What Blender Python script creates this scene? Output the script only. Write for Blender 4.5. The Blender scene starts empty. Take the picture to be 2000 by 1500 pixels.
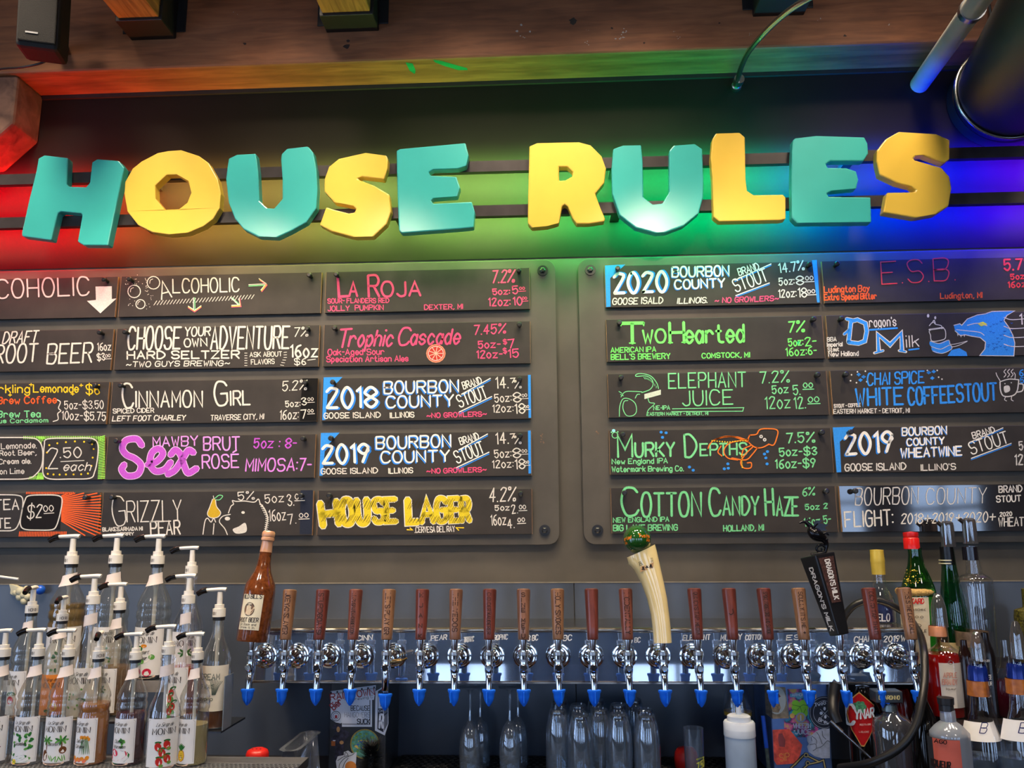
import bpy, bmesh, math, random
from mathutils import Vector, Matrix
from mathutils.geometry import tessellate_polygon
random.seed(7)
R=math.radians
SC=bpy.context.scene; C=SC.collection
# ------------------------------------------------------------------ camera
F=1600.; D=2.55; CZ=1.75
YAW,PIT,ROL=R(2.7866),R(10.287),R(-0.3615)
_f=Vector((-math.sin(YAW)*math.cos(PIT),math.cos(YAW)*math.cos(PIT),math.sin(PIT)))
_r0=Vector((math.cos(YAW),math.sin(YAW),0)); _u0=_r0.cross(_f)
_r=_r0*math.cos(ROL)+_u0*math.sin(ROL); _u=_u0*math.cos(ROL)-_r0*math.sin(ROL)
CAM=Vector((0,-D,CZ))
def ray(x,y): return _f+_r*((x-1000)/F)-_u*((y-750)/F)
def P(x,y,Y=0.):
    d=ray(x,y); return CAM+d*((Y+D)/d.y)
def PZ(x,y,z):
    d=ray(x,y); return CAM+d*((z-CZ)/d.z)
cd=bpy.data.cameras.new('camera'); cam=bpy.data.objects.new('camera',cd); C.objects.link(cam)
M=Matrix((_r,_u,-_f)).transposed().to_4x4(); M.translation=CAM; cam.matrix_world=M
cd.sensor_width=36; cd.lens=F*36/2000; cd.clip_start=.05; SC.camera=cam
SC.view_settings.view_transform='Standard'; SC.view_settings.look='None'; SC.view_settings.gamma=1
SC.view_settings.use_curve_mapping=False; SC.view_settings.exposure=0.0
# ------------------------------------------------------------------ world and room lights
W=bpy.data.worlds.new('sky'); SC.world=W; W.use_nodes=True
W.node_tree.nodes['Background'].inputs[0].default_value=(.55,.72,1,1); W.node_tree.nodes['Background'].inputs[1].default_value=.2
def area(name,loc,aim,size,power,col,sy=None,shape='DISK'):
    l=bpy.data.lights.new(name,'AREA'); l.shape=shape; l.size=size
    if sy: l.size_y=sy
    l.energy=power; l.color=col; o=bpy.data.objects.new(name,l); C.objects.link(o)
    o.location=loc; o.rotation_euler=(Vector(aim)-Vector(loc)).to_track_quat('-Z','Y').to_euler(); return o
WARM=(1,.80,.58)
def spot(loc,aim,power,col,size=72,blend=.9,rad=.06):
    l=bpy.data.lights.new('track_spot','SPOT'); l.energy=power; l.color=col; l.spot_size=R(size); l.spot_blend=blend; l.shadow_soft_size=rad
    o=bpy.data.objects.new('track_spot',l); C.objects.link(o); o.location=loc; o.rotation_euler=(Vector(aim)-Vector(loc)).to_track_quat('-Z','Y').to_euler()
for x,p in((-1.26,60),(-.66,34),(.45,60)): spot((x,-1.3,3.14),(x*.95,0,1.75),p,WARM,66,.45)
for x in (-2.3,-1.62,-.86,-.25,.25,1.08,1.75,2.45): spot((x,-.80,3.76),(x*.97,0,1.62),92,WARM,76,.75,.12)
area('room_lamp',(-1.6,-3.4,3.6),(0,-.3,1.0),.5,9,(1,.85,.68))
area('room_lamp',(1.8,-3.6,3.6),(0,-.3,1.0),.5,9,(1,.88,.74))
# ------------------------------------------------------------------ helpers
def lin(c):
    return tuple(((v/255)/12.92 if v/255<=.04045 else ((v/255+.055)/1.055)**2.4) for v in c)+(1,)
_m={}
def mat(name,col,rough=.5,metal=0,var=.12,scale=30,trans=0,ior=1.45,spec=.5,bump=0,emit=None,coat=0,stretch=None,dark=None,alpha=1):
    if name in _m: return _m[name]
    m=bpy.data.materials.new(name); m.use_nodes=True; nt=m.node_tree; b=nt.nodes['Principled BSDF']
    c=lin(col)
    tc=nt.nodes.new('ShaderNodeTexCoord'); mp=nt.nodes.new('ShaderNodeMapping'); nz=nt.nodes.new('ShaderNodeTexNoise')
    nt.links.new(tc.outputs['Object'],mp.inputs[0]); nt.links.new(mp.outputs[0],nz.inputs['Vector'])
    if stretch: mp.inputs['Scale'].default_value=stretch
    nz.inputs['Scale'].default_value=scale; nz.inputs['Detail'].default_value=5
    if var:
        cr=nt.nodes.new('ShaderNodeValToRGB'); e=cr.color_ramp.elements
        d=lin(dark) if dark else tuple(v*(1-var*1.6) for v in c[:3])+(1,)
        e[0].position=.32; e[0].color=d; e[1].position=.68; e[1].color=c if dark else tuple(min(1,v*(1+var)) for v in c[:3])+(1,)
        nt.links.new(nz.outputs[0],cr.inputs[0]); nt.links.new(cr.outputs[0],b.inputs['Base Color'])
    else: b.inputs['Base Color'].default_value=c
    b.inputs['Roughness'].default_value=rough; b.inputs['Metallic'].default_value=metal
    b.inputs['Transmission Weight'].default_value=trans; b.inputs['IOR'].default_value=ior
    b.inputs['Specular IOR Level'].default_value=spec; b.inputs['Coat Weight'].default_value=coat; b.inputs['Coat Roughness'].default_value=.06
    if bump:
        bp=nt.nodes.new('ShaderNodeBump'); bp.inputs['Strength'].default_value=bump; bp.inputs['Distance'].default_value=.004
        nt.links.new(nz.outputs[0],bp.inputs['Height']); nt.links.new(bp.outputs[0],b.inputs['Normal'])
    if emit: b.inputs['Emission Color'].default_value=lin(emit[0]); b.inputs['Emission Strength'].default_value=emit[1]
    _m[name]=m; return m
def ink(col): return mat('paint_%d_%d_%d'%tuple(col),col,.75,var=.07,scale=220,spec=.2)
def glass(name,tint=(255,255,255),refl=.09,edge=.75,rough=.02,film=0.0):
    if name in _m: return _m[name]
    m=bpy.data.materials.new(name); m.use_nodes=True; nt=m.node_tree; nt.nodes.remove(nt.nodes['Principled BSDF'])
    o=nt.nodes['Material Output']; t=nt.nodes.new('ShaderNodeBsdfTransparent'); g=nt.nodes.new('ShaderNodeBsdfGlossy')
    t.inputs[0].default_value=lin(tint); g.inputs['Roughness'].default_value=rough; g.inputs[0].default_value=(.92,.95,1,1)
    lw=nt.nodes.new('ShaderNodeLayerWeight'); lw.inputs[0].default_value=.35
    mr=nt.nodes.new('ShaderNodeMapRange'); mr.inputs['To Min'].default_value=refl; mr.inputs['To Max'].default_value=edge
    pw=nt.nodes.new('ShaderNodeMath'); pw.operation='POWER'; pw.inputs[1].default_value=1.7
    nt.links.new(lw.outputs['Facing'],pw.inputs[0]); nt.links.new(pw.outputs[0],mr.inputs['Value'])
    mx=nt.nodes.new('ShaderNodeMixShader'); nt.links.new(mr.outputs[0],mx.inputs[0]); nt.links.new(t.outputs[0],mx.inputs[1]); nt.links.new(g.outputs[0],mx.inputs[2])
    out=mx
    if film:
        df=nt.nodes.new('ShaderNodeBsdfDiffuse'); df.inputs[0].default_value=lin((190,200,215)); m2=nt.nodes.new('ShaderNodeMixShader')
        m2.inputs[0].default_value=film; nt.links.new(mx.outputs[0],m2.inputs[1]); nt.links.new(df.outputs[0],m2.inputs[2]); out=m2
    nt.links.new(out.outputs[0],o.inputs[0]); _m[name]=m; return m
def wood(name,c1,c2,scale=6,rough=.6,axis=(1,12,12),bump=.3,coat=0,knots=False):
    if name in _m: return _m[name]
    m=mat(name,c1,rough,var=.01,coat=coat); nt=m.node_tree; b=nt.nodes['Principled BSDF']
    mp=nt.nodes['Mapping']; mp.inputs['Scale'].default_value=axis
    nz=nt.nodes['Noise Texture']; nz.inputs['Scale'].default_value=scale; nz.inputs['Detail'].default_value=8; nz.inputs['Distortion'].default_value=.6
    cr=nt.nodes['Color Ramp']; e=cr.color_ramp.elements; e[0].position=.3; e[0].color=lin(c2); e[1].position=.65; e[1].color=lin(c1)
    n2=nt.nodes.new('ShaderNodeTexNoise'); n2.inputs['Scale'].default_value=2.2; n2.inputs['Detail'].default_value=6
    nt.links.new(nt.nodes['Texture Coordinate'].outputs['Object'],n2.inputs['Vector'])
    mx=nt.nodes.new('ShaderNodeMix'); mx.data_type='RGBA'; mx.blend_type='MULTIPLY'; mx.inputs[0].default_value=.8
    c3=nt.nodes.new('ShaderNodeValToRGB'); c3.color_ramp.elements[0].position=.35; c3.color_ramp.elements[0].color=(.55,.5,.47,1); c3.color_ramp.elements[1].position=.6
    nt.links.new(n2.outputs[0],c3.inputs[0]); nt.links.new(cr.outputs[0],mx.inputs[6]); nt.links.new(c3.outputs[0],mx.inputs[7]); nt.links.new(mx.outputs[2],b.inputs['Base Color'])
    if bump:
        bp=nt.nodes.new('ShaderNodeBump'); bp.inputs['Strength'].default_value=bump; bp.inputs['Distance'].default_value=.003
        nt.links.new(nz.outputs[0],bp.inputs['Height']); nt.links.new(bp.outputs[0],b.inputs['Normal'])
    return m
class MB:
    def __init__(s): s.v=[]; s.f=[]; s.m=[]
    def add(s,vs,fs,mi=0):
        n=len(s.v); s.v+=[Vector(p) for p in vs]; s.f+=[tuple(i+n for i in f) for f in fs]; s.m+=[mi]*len(fs); return s
    def box(s,a,b,mi=0,rot=None,piv=None):
        x0,y0,z0=a;x1,y1,z1=b
        v=[Vector(p) for p in((x0,y0,z0),(x1,y0,z0),(x1,y1,z0),(x0,y1,z0),(x0,y0,z1),(x1,y0,z1),(x1,y1,z1),(x0,y1,z1))]
        if rot is not None:
            pv=Vector(piv) if piv is not None else Vector(((x0+x1)/2,(y0+y1)/2,(z0+z1)/2)); v=[pv+rot@(p-pv) for p in v]
        return s.add(v,[(0,3,2,1),(4,5,6,7),(0,1,5,4),(1,2,6,5),(2,3,7,6),(3,0,4,7)],mi)
    def lathe(s,prof,n=20,c=(0,0,0),mi=0,axis='Z',rot=None,sy=1.,a0=0.,a1=2*math.pi,off=(0,0,0)):
        full=abs(a1-a0-2*math.pi)<1e-6; k=n if full else n+1; vs=[]; c=Vector(c)
        for r,z in prof:
            for i in range(k):
                a=a0+(a1-a0)*i/n; p=Vector((r*math.cos(a),r*math.sin(a)*sy,z))
                if axis=='Y': p=Vector((p.x,p.z,p.y))
                if axis=='X': p=Vector((p.z,p.y,p.x))
                if rot is not None: p=rot@p
                vs.append(c+p)
        fs=[]
        for j in range(len(prof)-1):
            for i in range(n if full else n):
                i2=(i+1)%k if full else i+1
                fs.append((j*k+i,j*k+i2,(j+1)*k+i2,(j+1)*k+i))
        return s.add(vs,fs,mi)
    def tube(s,pts,r,n=10,mi=0,cap=True,sm=True):
        pts=[Vector(p) for p in pts]
        if sm and len(pts)>2: pts=crom(pts,6)
        m=len(pts); rs=r if callable(r) else (lambda t:r)
        vs=[];up=None
        for i,p in enumerate(pts):
            t=(pts[min(i+1,m-1)]-pts[max(i-1,0)]).normalized()
            if up is None: up=Vector((0,0,1)) if abs(t.z)<.9 else Vector((1,0,0))
            a=(up-t*up.dot(t)).normalized(); up=a; b=t.cross(a); rr=rs(i/(m-1))
            for k in range(n):
                q=2*math.pi*k/n; vs.append(p+a*math.cos(q)*rr+b*math.sin(q)*rr)
        fs=[(i*n+k,i*n+(k+1)%n,(i+1)*n+(k+1)%n,(i+1)*n+k) for i in range(m-1) for k in range(n)]
        if cap: fs+=[tuple(range(n))[::-1],tuple((m-1)*n+k for k in range(n))]
        return s.add(vs,fs,mi)
    def poly(s,pts,mi=0):
        pts=[Vector(p) for p in pts]; t=tessellate_polygon([pts]); return s.add(pts,t,mi)
    def ext(s,loops,vec,mi=0):
        loops=[[Vector(p) for p in l] for l in loops]; flat=[p for l in loops for p in l]; n=len(flat); v=Vector(vec)
        t=tessellate_polygon(loops); fs=list(t)+[tuple(i+n for i in f)[::-1] for f in t]; o=0
        for l in loops:
            k=len(l); fs+=[(o+i,o+(i+1)%k,o+(i+1)%k+n,o+i+n) for i in range(k)]; o+=k
        return s.add(flat+[p+v for p in flat],fs,mi)
    def build(s,name,mats,parent=None,local=False,smooth=None,bevel=0,fix=True):
        me=bpy.data.meshes.new(name); o=bpy.data.objects.new(name,me); C.objects.link(o)
        org=Vector((0,0,0))
        if parent is not None:
            o.parent=parent; org=WO.get(parent.name,Vector((0,0,0)))
        if local: me.from_pydata([tuple(p) for p in s.v],[],s.f)
        else: me.from_pydata([tuple(p-org) for p in s.v],[],s.f)
        WO[o.name]=org
        if fix:
            bm=bmesh.new(); bm.from_mesh(me); bmesh.ops.recalc_face_normals(bm,faces=bm.faces); bm.to_mesh(me); bm.free()
        for m in (mats if isinstance(mats,(list,tuple)) else [mats]): me.materials.append(m)
        if any(s.m): me.polygons.foreach_set('material_index',s.m)
        if smooth: 
            me.polygons.foreach_set('use_smooth',[True]*len(me.polygons)); me.set_sharp_from_angle(angle=R(smooth))
        me.update()
        if bevel:
            b=o.modifiers.new('bevel','BEVEL'); b.width=bevel; b.segments=2; b.limit_method='ANGLE'; b.angle_limit=R(35)
        return o
WO={}
def tag(o,label=None,cat=None,group=None,kind=None):
    if label: o['label']=label
    if cat: o['category']=cat
    if group: o['group']=group
    if kind: o['kind']=kind
    return o
def thing(name,label,cat,loc=(0,0,0),group=None,rot=0):
    o=bpy.data.objects.new(name,None); C.objects.link(o); o.empty_display_size=.02; o.location=loc; o.rotation_euler=(0,0,rot)
    WO[o.name]=Vector(loc); return tag(o,label,cat,group)
def struct(o): o['kind']='structure'; return o
def crom(p,k):
    out=[]; n=len(p); closed=(p[0]-p[-1]).length<1e-6
    for i in range(n-1):
        a=p[i-1] if i>0 else (p[-2] if closed else p[0]*2-p[1]); b=p[i]; c=p[i+1]; d=p[i+2] if i+2<n else (p[1] if closed else p[-1]*2-p[-2])
        for j in range(k):
            t=j/k; out.append(.5*((2*b)+(c-a)*t+(2*a-5*b+4*c-d)*t*t+(3*b-3*c+d-a)*t**3))
    out.append(p[-1]); return out
# ------------------------------------------------------------------ hand lettering (own stroke alphabet)
G={}
for ln in """A 022842 1434|B 0208 ~0838473505 ~0535443202|C ~4738180604123243|D 0208 ~082846442202|E 48080242 0535|F 480802 0535|G ~4738180604123243 434525
H 0802 4842 0545|I 0802|J ~3833221203|K 0802 4804 1542|L 080242|M 0208244842|N 02084248|O ~180604123244463818|P 0208 ~083847463505|Q ~180604123244463818 2441
R 0208 ~083847463505 2542|S ~4738180715354443321203|T 0848 2822|U ~080412324448|V 082248|W 0812263248|X 0842 4802|Y 082548 2522|Z 08480242
a ~35261604122234 3632|b 0802 ~05162634221203|c ~35261604122233|d 3832 ~35261604122233|e ~043435261604122233|f ~38281712 0626|g ~35261604122233 ~3631201001|h 0802 ~0516263532|i 0602 0808
j ~161100 1818|k 0802 3604 1532|l 0802|m 0602 ~05162522 ~25364542|n 0602 ~0516263532|o ~16041222342616|p 0600 ~05162634221203|q 3630 ~35261604122233|r 0602 ~05162635|s ~35261605142433221203
t ~18132232 0626|u ~0603122233 3632|v 061226|w 0612243246|x 0632 3602|y 0623 3600|z 06360232
0 ~180604122234362818|1 071812|2 ~0718283702 0232|3 ~0718283715 ~1534332212 1203|4 280434 2822|5 3808 0805 ~052634221203|6 ~381704122233251504|7 083812|8 ~18070634332212030436372818|9 ~3625150607182837 3712
% 4802 ~0708181707 ~3233434232|$ ~4738180715354443321203 2921|- 0525|. 0202|, 1201|: 0303 0606|~ ~04153445|' 0807|/ 0248|+ 0545 2723|! 0804 0202|* 0545 2723 1634 1436|& ~421638282705122243""".replace('\n','|').split('|'):
    k,rest=ln[0],ln[2:]; G[k]=[(s[0]=='~',[(int(s.lstrip('~')[i]),int(s.lstrip('~')[i+1])) for i in range(0,len(s.lstrip('~')),2)]) for s in rest.split()]
G['É']=G['E']+[(False,[(1,9),(3,10)])]
def layout(t,gap=1.5):
    x=0; out=[]
    for ch in t:
        if ch==' ': x+=2.6; continue
        g=G.get(ch) or G.get(ch.upper())
        if not g: continue
        w=max(p[0] for _,s in g for p in s)
        for sm,s in g:
            p=[Vector((x+a,b-2)) for a,b in s]
            if sm: p=crom(p,4)
            out.append(p)
        x+=w+gap
    return out,max(x-gap,.01)
def ribbon(mb,pts,w,fn,mi=0,stress=0):
    p=[Vector(q) for q in pts]
    if len(p)==1 or (p[0]-p[-1]).length<1e-6 and len(p)<=2:
        c=p[0]; n=8; mb.add([fn(c+Vector((math.cos(6.283*i/n),math.sin(6.283*i/n)))*w*.6) for i in range(n)],[tuple(range(n))],mi); return
    L=[];Rr=[]; n=len(p)
    d0=(p[0]-p[1]).normalized(); d1=(p[-1]-p[-2]).normalized()
    q=[p[0]+d0*w*.42]+p+[p[-1]+d1*w*.42]; ws=[w*.45]+[w]*n+[w*.45]
    for i in range(len(q)):
        a=q[max(i-1,0)];b=q[min(i+1,len(q)-1)]
        if 0<i<len(q)-1:
            t1=(q[i]-q[i-1]).normalized(); t2=(q[i+1]-q[i]).normalized(); t=t1+t2
            if t.length<.2: t=t1
            t.normalize(); k=1/max(.55,t.dot(t1))
        else: t=(b-a).normalized(); k=1
        nr=Vector((-t.y,t.x)); ww=ws[i]*.5*k
        if stress: ww*=1-stress*abs(t.x)
        L.append(fn(q[i]+nr*ww)); Rr.append(fn(q[i]-nr*ww))
    m=len(q); mb.add(L+Rr,[(i,i+1,m+i+1,m+i) for i in range(m-1)],mi)
def text(mb,t,a,b,h,w,fn,mi=0,up=None,jit=0.,slant=0.,stress=0):
    """a,b baseline ends, h cap height, all in fn's 2-D units; up = direction of the letters' tops"""
    a=Vector(a);b=Vector(b); st,wd=layout(t); d=(b-a)/wd; u=Vector(up)*(h/6.)
    u=u+d.normalized()*slant*h/6.
    for s in st:
        j=Vector((random.uniform(-1,1),random.uniform(-1,1)))*jit
        ribbon(mb,[a+d*p.x+u*p.y+j for p in s],w,fn,mi,stress)
# ------------------------------------------------------------------ materials
BLK=mat('black_satin',(30,29,29),.4); GLOSSBLK=mat('black_gloss',(14,14,16),.12)
CHROME=mat('chrome',(225,228,232),.07,1,var=0); STEEL=mat('brushed_steel',(175,176,178),.28,1,var=.06,scale=60,stretch=(1,1,20))
WHITEP=mat('white_plastic',(226,222,214),.35,var=.03); BLUEC=mat('blue_rubber',(8,105,235),.45,var=.05)
PAPER=mat('label_paper',(228,226,224),.6,var=.03)
WALLM=mat('wall_paint',(80,75,67),.6,spec=.35,var=.10,scale=7); LOWM=mat('lower_wall_sheet',(66,73,86),.30,var=.12,scale=5,spec=.55)
PANM=mat('backing_paint',(79,74,67),.55,spec=.35,var=.10,scale=9); BRDM=mat('chalkboard_paint',(49,44,41),.6,var=.14,scale=14,bump=.05,spec=.35)
CLEAR=glass('clear_glass'); PET=glass('clear_plastic',(238,236,228),.07,.6,.06,film=.05)
# ------------------------------------------------------------------ room shell
WY=.035                                     # plane of the bar's back wall
zb=P(1000,160,WY).z                         # top of wall = underside of the timber beam
yb=None
fr=ray(1000,110); BD=(zb-CZ)/fr.z*fr.y-D    # front face of the beam
ZC=P(1150,1474,WY).z                        # back counter top
XL,XR=-4.6,4.6; YB=-9.
def slab(name,a,b,m,**k): return struct(MB().box(a,b).build(name,m,**k))
slab('wall_back',(XL,WY,0),(XR,WY+.1,zb+1.2),WALLM)
slab('wall_left',(XL-.1,YB,0),(XL,WY+.1,4.1),mat('side_wall',(120,96,78),.8,scale=4))
slab('wall_right',(XR,YB,0),(XR+.1,WY+.1,4.1),mat('side_wall',(120,96,78)))
slab('floor',(XL,YB,-.1),(XR,WY,0),mat('polished_concrete',(104,112,124),.25,scale=3,var=.1))
slab('ceiling',(XL,YB,4.05),(XR,WY+.1,4.15),wood('ceiling_boards',(110,80,52),(80,55,34),5,.7,(8,1,1)))
# far wall with tall windows to the street
fw=MB(); wins=[(-4.3,-3.5),(-1.75,-.6),(.9,2.25),(3.3,4.3)]; zs,zt=.5,3.1
xs=[XL]+[v for w in wins for v in w]+[XR]
for i in range(0,len(xs),2): fw.box((xs[i],YB-.12,0),(xs[i+1],YB,4.05))
for a,b in wins: fw.box((a,YB-.12,0),(b,YB,zs)); fw.box((a,YB-.12,zt),(b,YB,4.05))
struct(fw.build('wall_front',mat('far_wall',(70,56,48),.8)))
PANE=mat('window_daylight',(205,228,255),.2,var=0,emit=((186,214,255),4.9))
FRM=mat('window_frame_paint',(28,28,30),.5)
for n,(a,b) in enumerate(wins):
    t=thing('window_%d'%(n+1),None,None,(a,YB,zs)); t['kind']='structure'
    MB().box((a,YB-.07,zs),(b,YB-.05,zt)).build('pane',PANE,t)
    for x in (a,(a+b)/2-.03,b-.06): MB().box((x,YB-.05,zs),(x+.06,YB+.01,zt)).build('mullion',FRM,t)
    for z in (zs,2.1,zt-.06): MB().box((a,YB-.048,z),(b,YB+.008,z+.05)).build('glazing_bar',FRM,t)
for n,(X,y0,y1,s) in enumerate(((XL,-7.2,-5.2,1),(XL,-4.2,-2.2,1),(XR,-8.3,-6.5,-1))):  # unseen left pair added for bluish side light; right one follows the board glare
    t=thing('window_%d'%(n+5),None,None,(X,y0,.7)); t['kind']='structure'
    MB().box((X+.012*s,y0,.7),(X+.02*s,y1,2.9)).build('pane',PANE,t)
    for y in (y0,(y0+y1)/2,y1): MB().box((X+.002*s,y-.03,.7),(X+.05*s,y+.03,2.9)).build('mullion',FRM,t)
    for z in (.7,2.0,2.9): MB().box((X+.002*s,y0,z-.03),(X+.048*s,y1,z+.03)).build('glazing_bar',FRM,t)
bc=thing('bar_counter','long varnished bar counter in front of the taps','counter',(0,-1.0,0))
MB().box((-3.2,-2.12,1.06),(3.2,-.98,1.11)).build('counter_top',wood('bar_varnish',(96,58,36),(60,34,22),5,.09,(1,8,8),.02,coat=1.),bc,bevel=.008)
MB().box((-3.1,-1.9,0),(3.1,-1.1,1.0595)).build('counter_front',mat('counter_front',(40,42,48),.5),bc)
# lower wall sheet, slightly proud with seams
zl=P(1000,1139,WY-.006).z; xsm=P(1124,1300,WY).x
for a,b,k in ((XL,xsm-.0015,1),(xsm+.0015,XR,2)):
    slab('trim_%d'%k,(a,WY-.006,ZC-.1),(b,WY,zl),LOWM)
slab('trim_3',(XL,WY-.0075,zl),(XR,WY,zl+.003),mat('sheet_edge',(120,112,98),.5))
slab('trim_4',(P(85,200,WY).x,WY-.012,zb-.014),(XR,WY,zb),mat('dark_trim',(34,31,29),.6))
slab('trim_5',(XL,WY-.003,P(1064,506,WY).z+.004),(XR,WY,zb-.014),mat('upper_wall_shade',(30,25,21),.7,spec=.15,var=.08,scale=6))  # near-black sheet: the upper wall's shade is put into its colour
# ------------------------------------------------------------------ timber beam, joists, corbel
TIMB=wood('old_timber',(156,98,60),(122,74,44),5,.62,(1.2,10,10),.35)
bm_=thing('timber_beam','long reddish-brown timber beam across the top of the wall, with paint specks and a bolt hole','beam',(0,BD,zb))
zt2=zb+.42
MB().box((XL,BD,zb),(XR,WY,zt2)).build('beam_timber',TIMB,bm_,bevel=.008)
def blot(mb,x,y,r,Y=BD-.0006,mi=0,n=9,sx=1.3):
    mb.add([P(x+r*sx*math.cos(6.283*i/n)*random.uniform(.5,1.1),y+r*math.sin(6.283*i/n)*random.uniform(.5,1.1),Y) for i in range(n)],[tuple(range(n))],mi)
sp=MB()
for x,y,r,n in((1013,58,9,3),(1022,72,4,3),(1218,62,4,8),(1215,72,5,6),(1325,74,3,4),(1600,36,3,4),(1735,48,3,5),(1465,66,2,4),(1145,84,3,4),(1150,60,2,2),(1320,60,2,2),(460,25,3,2)):
    for k in range(n): blot(sp,x+random.gauss(0,r*1.3),y+random.gauss(0,r*.7),random.uniform(.5,1.)*r*.4)
sp.build('paint_specks',ink((170,160,150)),bm_)
hb=MB(); blot(hb,1119,42,8,n=14,sx=1.1); hb.build('bolt_hole',BLK,bm_)
kn=MB()
for x,y,r in((677,90,6),(680,80,3),(478,85,3),(1195,55,2.5),(1258,84,2),(1650,70,3),(1405,45,2)): blot(kn,x,y,r)
kn.build('knot',mat('knot_wood',(48,30,20),.7),bm_)
gp=MB()
def under(x,y): return PZ(x,y,zb-.0006)
gp.add([under(*q) for q in((846,117),(862,119),(890,127),(912,133),(914,137),(895,137),(868,129),(850,122))],[tuple(range(8))])
gp.add([under(*q) for q in((792,122),(806,124),(812,138),(810,145),(800,138))],[tuple(range(5))])
gp.build('green_paint_daub',ink((30,135,95)),bm_)
JO=wood('joist_wood',(178,120,62),(120,74,36),6,.6,(14,1.2,14),.4)
def joist(xl,xr,yrear,depth,lab,hh):
    a=P(xl,yrear,BD); b=P(xr,yrear,BD); z0=a.z
    t=thing('ceiling_joist',lab,'joist',(a.x,BD,z0),'joists hung on the beam')
    MB().box((a.x+.006,-2.6 if a.x<.8 else -2.4,z0+.006),(b.x-.006,BD-.004,z0+.30)).build('joist_timber',JO,t,bevel=.003)
    h=MB().box((a.x-.003,BD-depth,z0-.004),(b.x+.003,BD,z0+.004))
    h.box((a.x-.004,BD-depth,z0),(a.x+.004,BD,z0+hh)); h.box((b.x-.004,BD-depth,z0),(b.x+.004,BD,z0+hh))
    h.box((a.x-.035,BD-.004,z0+.02),(a.x,BD,z0+hh)); h.box((b.x,BD-.004,z0+.02),(b.x+.035,BD,z0+hh))
    h.box((a.x,BD-depth,z0),(b.x,BD-depth+.004,z0+.05))
    h.build('joist_hanger',BLK,t,bevel=.002)
joist(259,342,77,.105,'wooden joist in a black steel hanger, beside the black speaker',.34)
joist(640,738,62,.09,'wooden joist end in a black hanger near the middle of the beam',.34)
joist(1472,1568,31,.09,'dark joist end in a black hanger above the thin metal conduit',.34)
# corbel at the left end
x1=P(84,205,WY).x; z1=P(79,280,WY).z; p2=P(10,338,WY)
cb=thing('timber_corbel','rough timber corbel under the left end of the beam, glowing red below','corbel',(x1,BD,z1))
MB().ext([[(x1,BD+.012,zb),(x1,BD+.012,z1),(p2.x,BD+.012,p2.z),(XL,BD+.012,p2.z),(XL,BD+.012,zb)]],(0,WY-BD-.012,0)).build('corbel_block',
  wood('corbel_wood',(122,90,74),(80,56,46),4,.8,(5,5,5),.9),cb,bevel=.01)
# speaker
sp0=P(84,45,-.34); rt=Matrix.Rotation(R(18),3,'Z')@Matrix.Rotation(R(8),3,'X')
t=thing('wall_speaker','small black box loudspeaker hanging at the top left corner','speaker',sp0)
def rb(mb,a,b): return mb.box([sp0[i]+a[i] for i in range(3)],[sp0[i]+b[i] for i in range(3)],0,rt,sp0)
rb(MB(),(-.06,-.05,-.10),(.06,.07,.14)).build('speaker_box',mat('speaker_shell',(13,13,13),.7,scale=200,bump=.2),t,bevel=.014)
rb(MB(),(-.052,-.056,-.085),(.052,-.048,.13)).build('speaker_grille',mat('speaker_cloth',(10,10,10),.85,scale=400,bump=.4),t,bevel=.004)
rb(MB(),(-.03,-.058,-.060),(.004,-.0555,-.055)).build('badge',STEEL,t)
rb(MB(),(-.015,.05,.0),(.015,.3,.03)).build('mounting_arm',BLK,t)
tag(MB().tube([P(-60,148,-.2),P(0,135,-.22),P(45,131,-.25),P(88,120,-.26),P(100,100,-.27)],.0035).build('speaker_cable',BLK,smooth=60),'thin black cable sagging below the corner speaker','cable')
# conduits and duct
t=thing('metal_conduit','thin bent metal conduit rising from the top of the wall across the beam','conduit',P(1439,168,WY))
MB().tube([P(1439,168,WY),P(1441,158,-.03),P(1447,133,-.15),P(1461,103,-.27),P(1486,72,-.38),P(1520,38,-.47),P(1560,8,-.55),P(1620,-25,-.63)],.0085,12).build('pipe',mat('galvanised',(188,190,186),.25,1,var=.05),t,smooth=60)
q=P(1440,164,0); MB().lathe([(0,-.034),(.017,-.034),(.017,-.012),(.014,-.010),(.014,.004),(.017,.006),(.017,.022),(.012,.03)],14,(q.x,WY-.034,q.z),axis='Y').build('fitting',STEEL,t,smooth=40)
a=P(1795,166,WY); b=P(1905,10,-.50); dv=(b-a)
t=thing('white_pipe','thick white painted pipe slanting down to the top of the wall at right','pipe',a)
MB().tube([a,a+dv*.5,a+dv,a+dv*1.6],.030,20,sm=False).build('pipe',mat('white_pipe_paint',(168,164,154),.45,var=.06,scale=12),t,smooth=60)
c=a+dv*.93; MB().tube([c,c+dv*.04],.034,20,sm=False).build('coupling',STEEL,t,smooth=40)
dc=P(1952,196,WY-.03); dr=.148; dirv=(P(2010,125,-.45)-P(1952,196,WY)); dirv.normalize()
t=thing('black_duct','wide black round duct meeting the wall at the top right corner','duct',dc)
DM=mat('duct_black',(11,11,13),.5,0,var=.1,scale=6); GV=mat('galvanised',(0,0,0)); n_=44
vs=[dc+dirv*(s/dirv.y)+Vector((dr*math.cos(6.2832*q/n_),0,dr*math.sin(6.2832*q/n_))) for s in (0,-.3,-.8,-1.5) for q in range(n_)]
MB().add(vs,[(j*n_+q,j*n_+(q+1)%n_,(j+1)*n_+(q+1)%n_,(j+1)*n_+q) for j in range(3) for q in range(n_)]).build('duct_tube',DM,t,smooth=50)
MB().lathe([(dr*.96,-.02),(dr+.012,-.02),(dr+.012,.02),(dr*.96,.02)],48,dc,axis='Y').build('flange',DM,t,smooth=40)
sc_=dc+dirv*(-.13/dirv.y)
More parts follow.
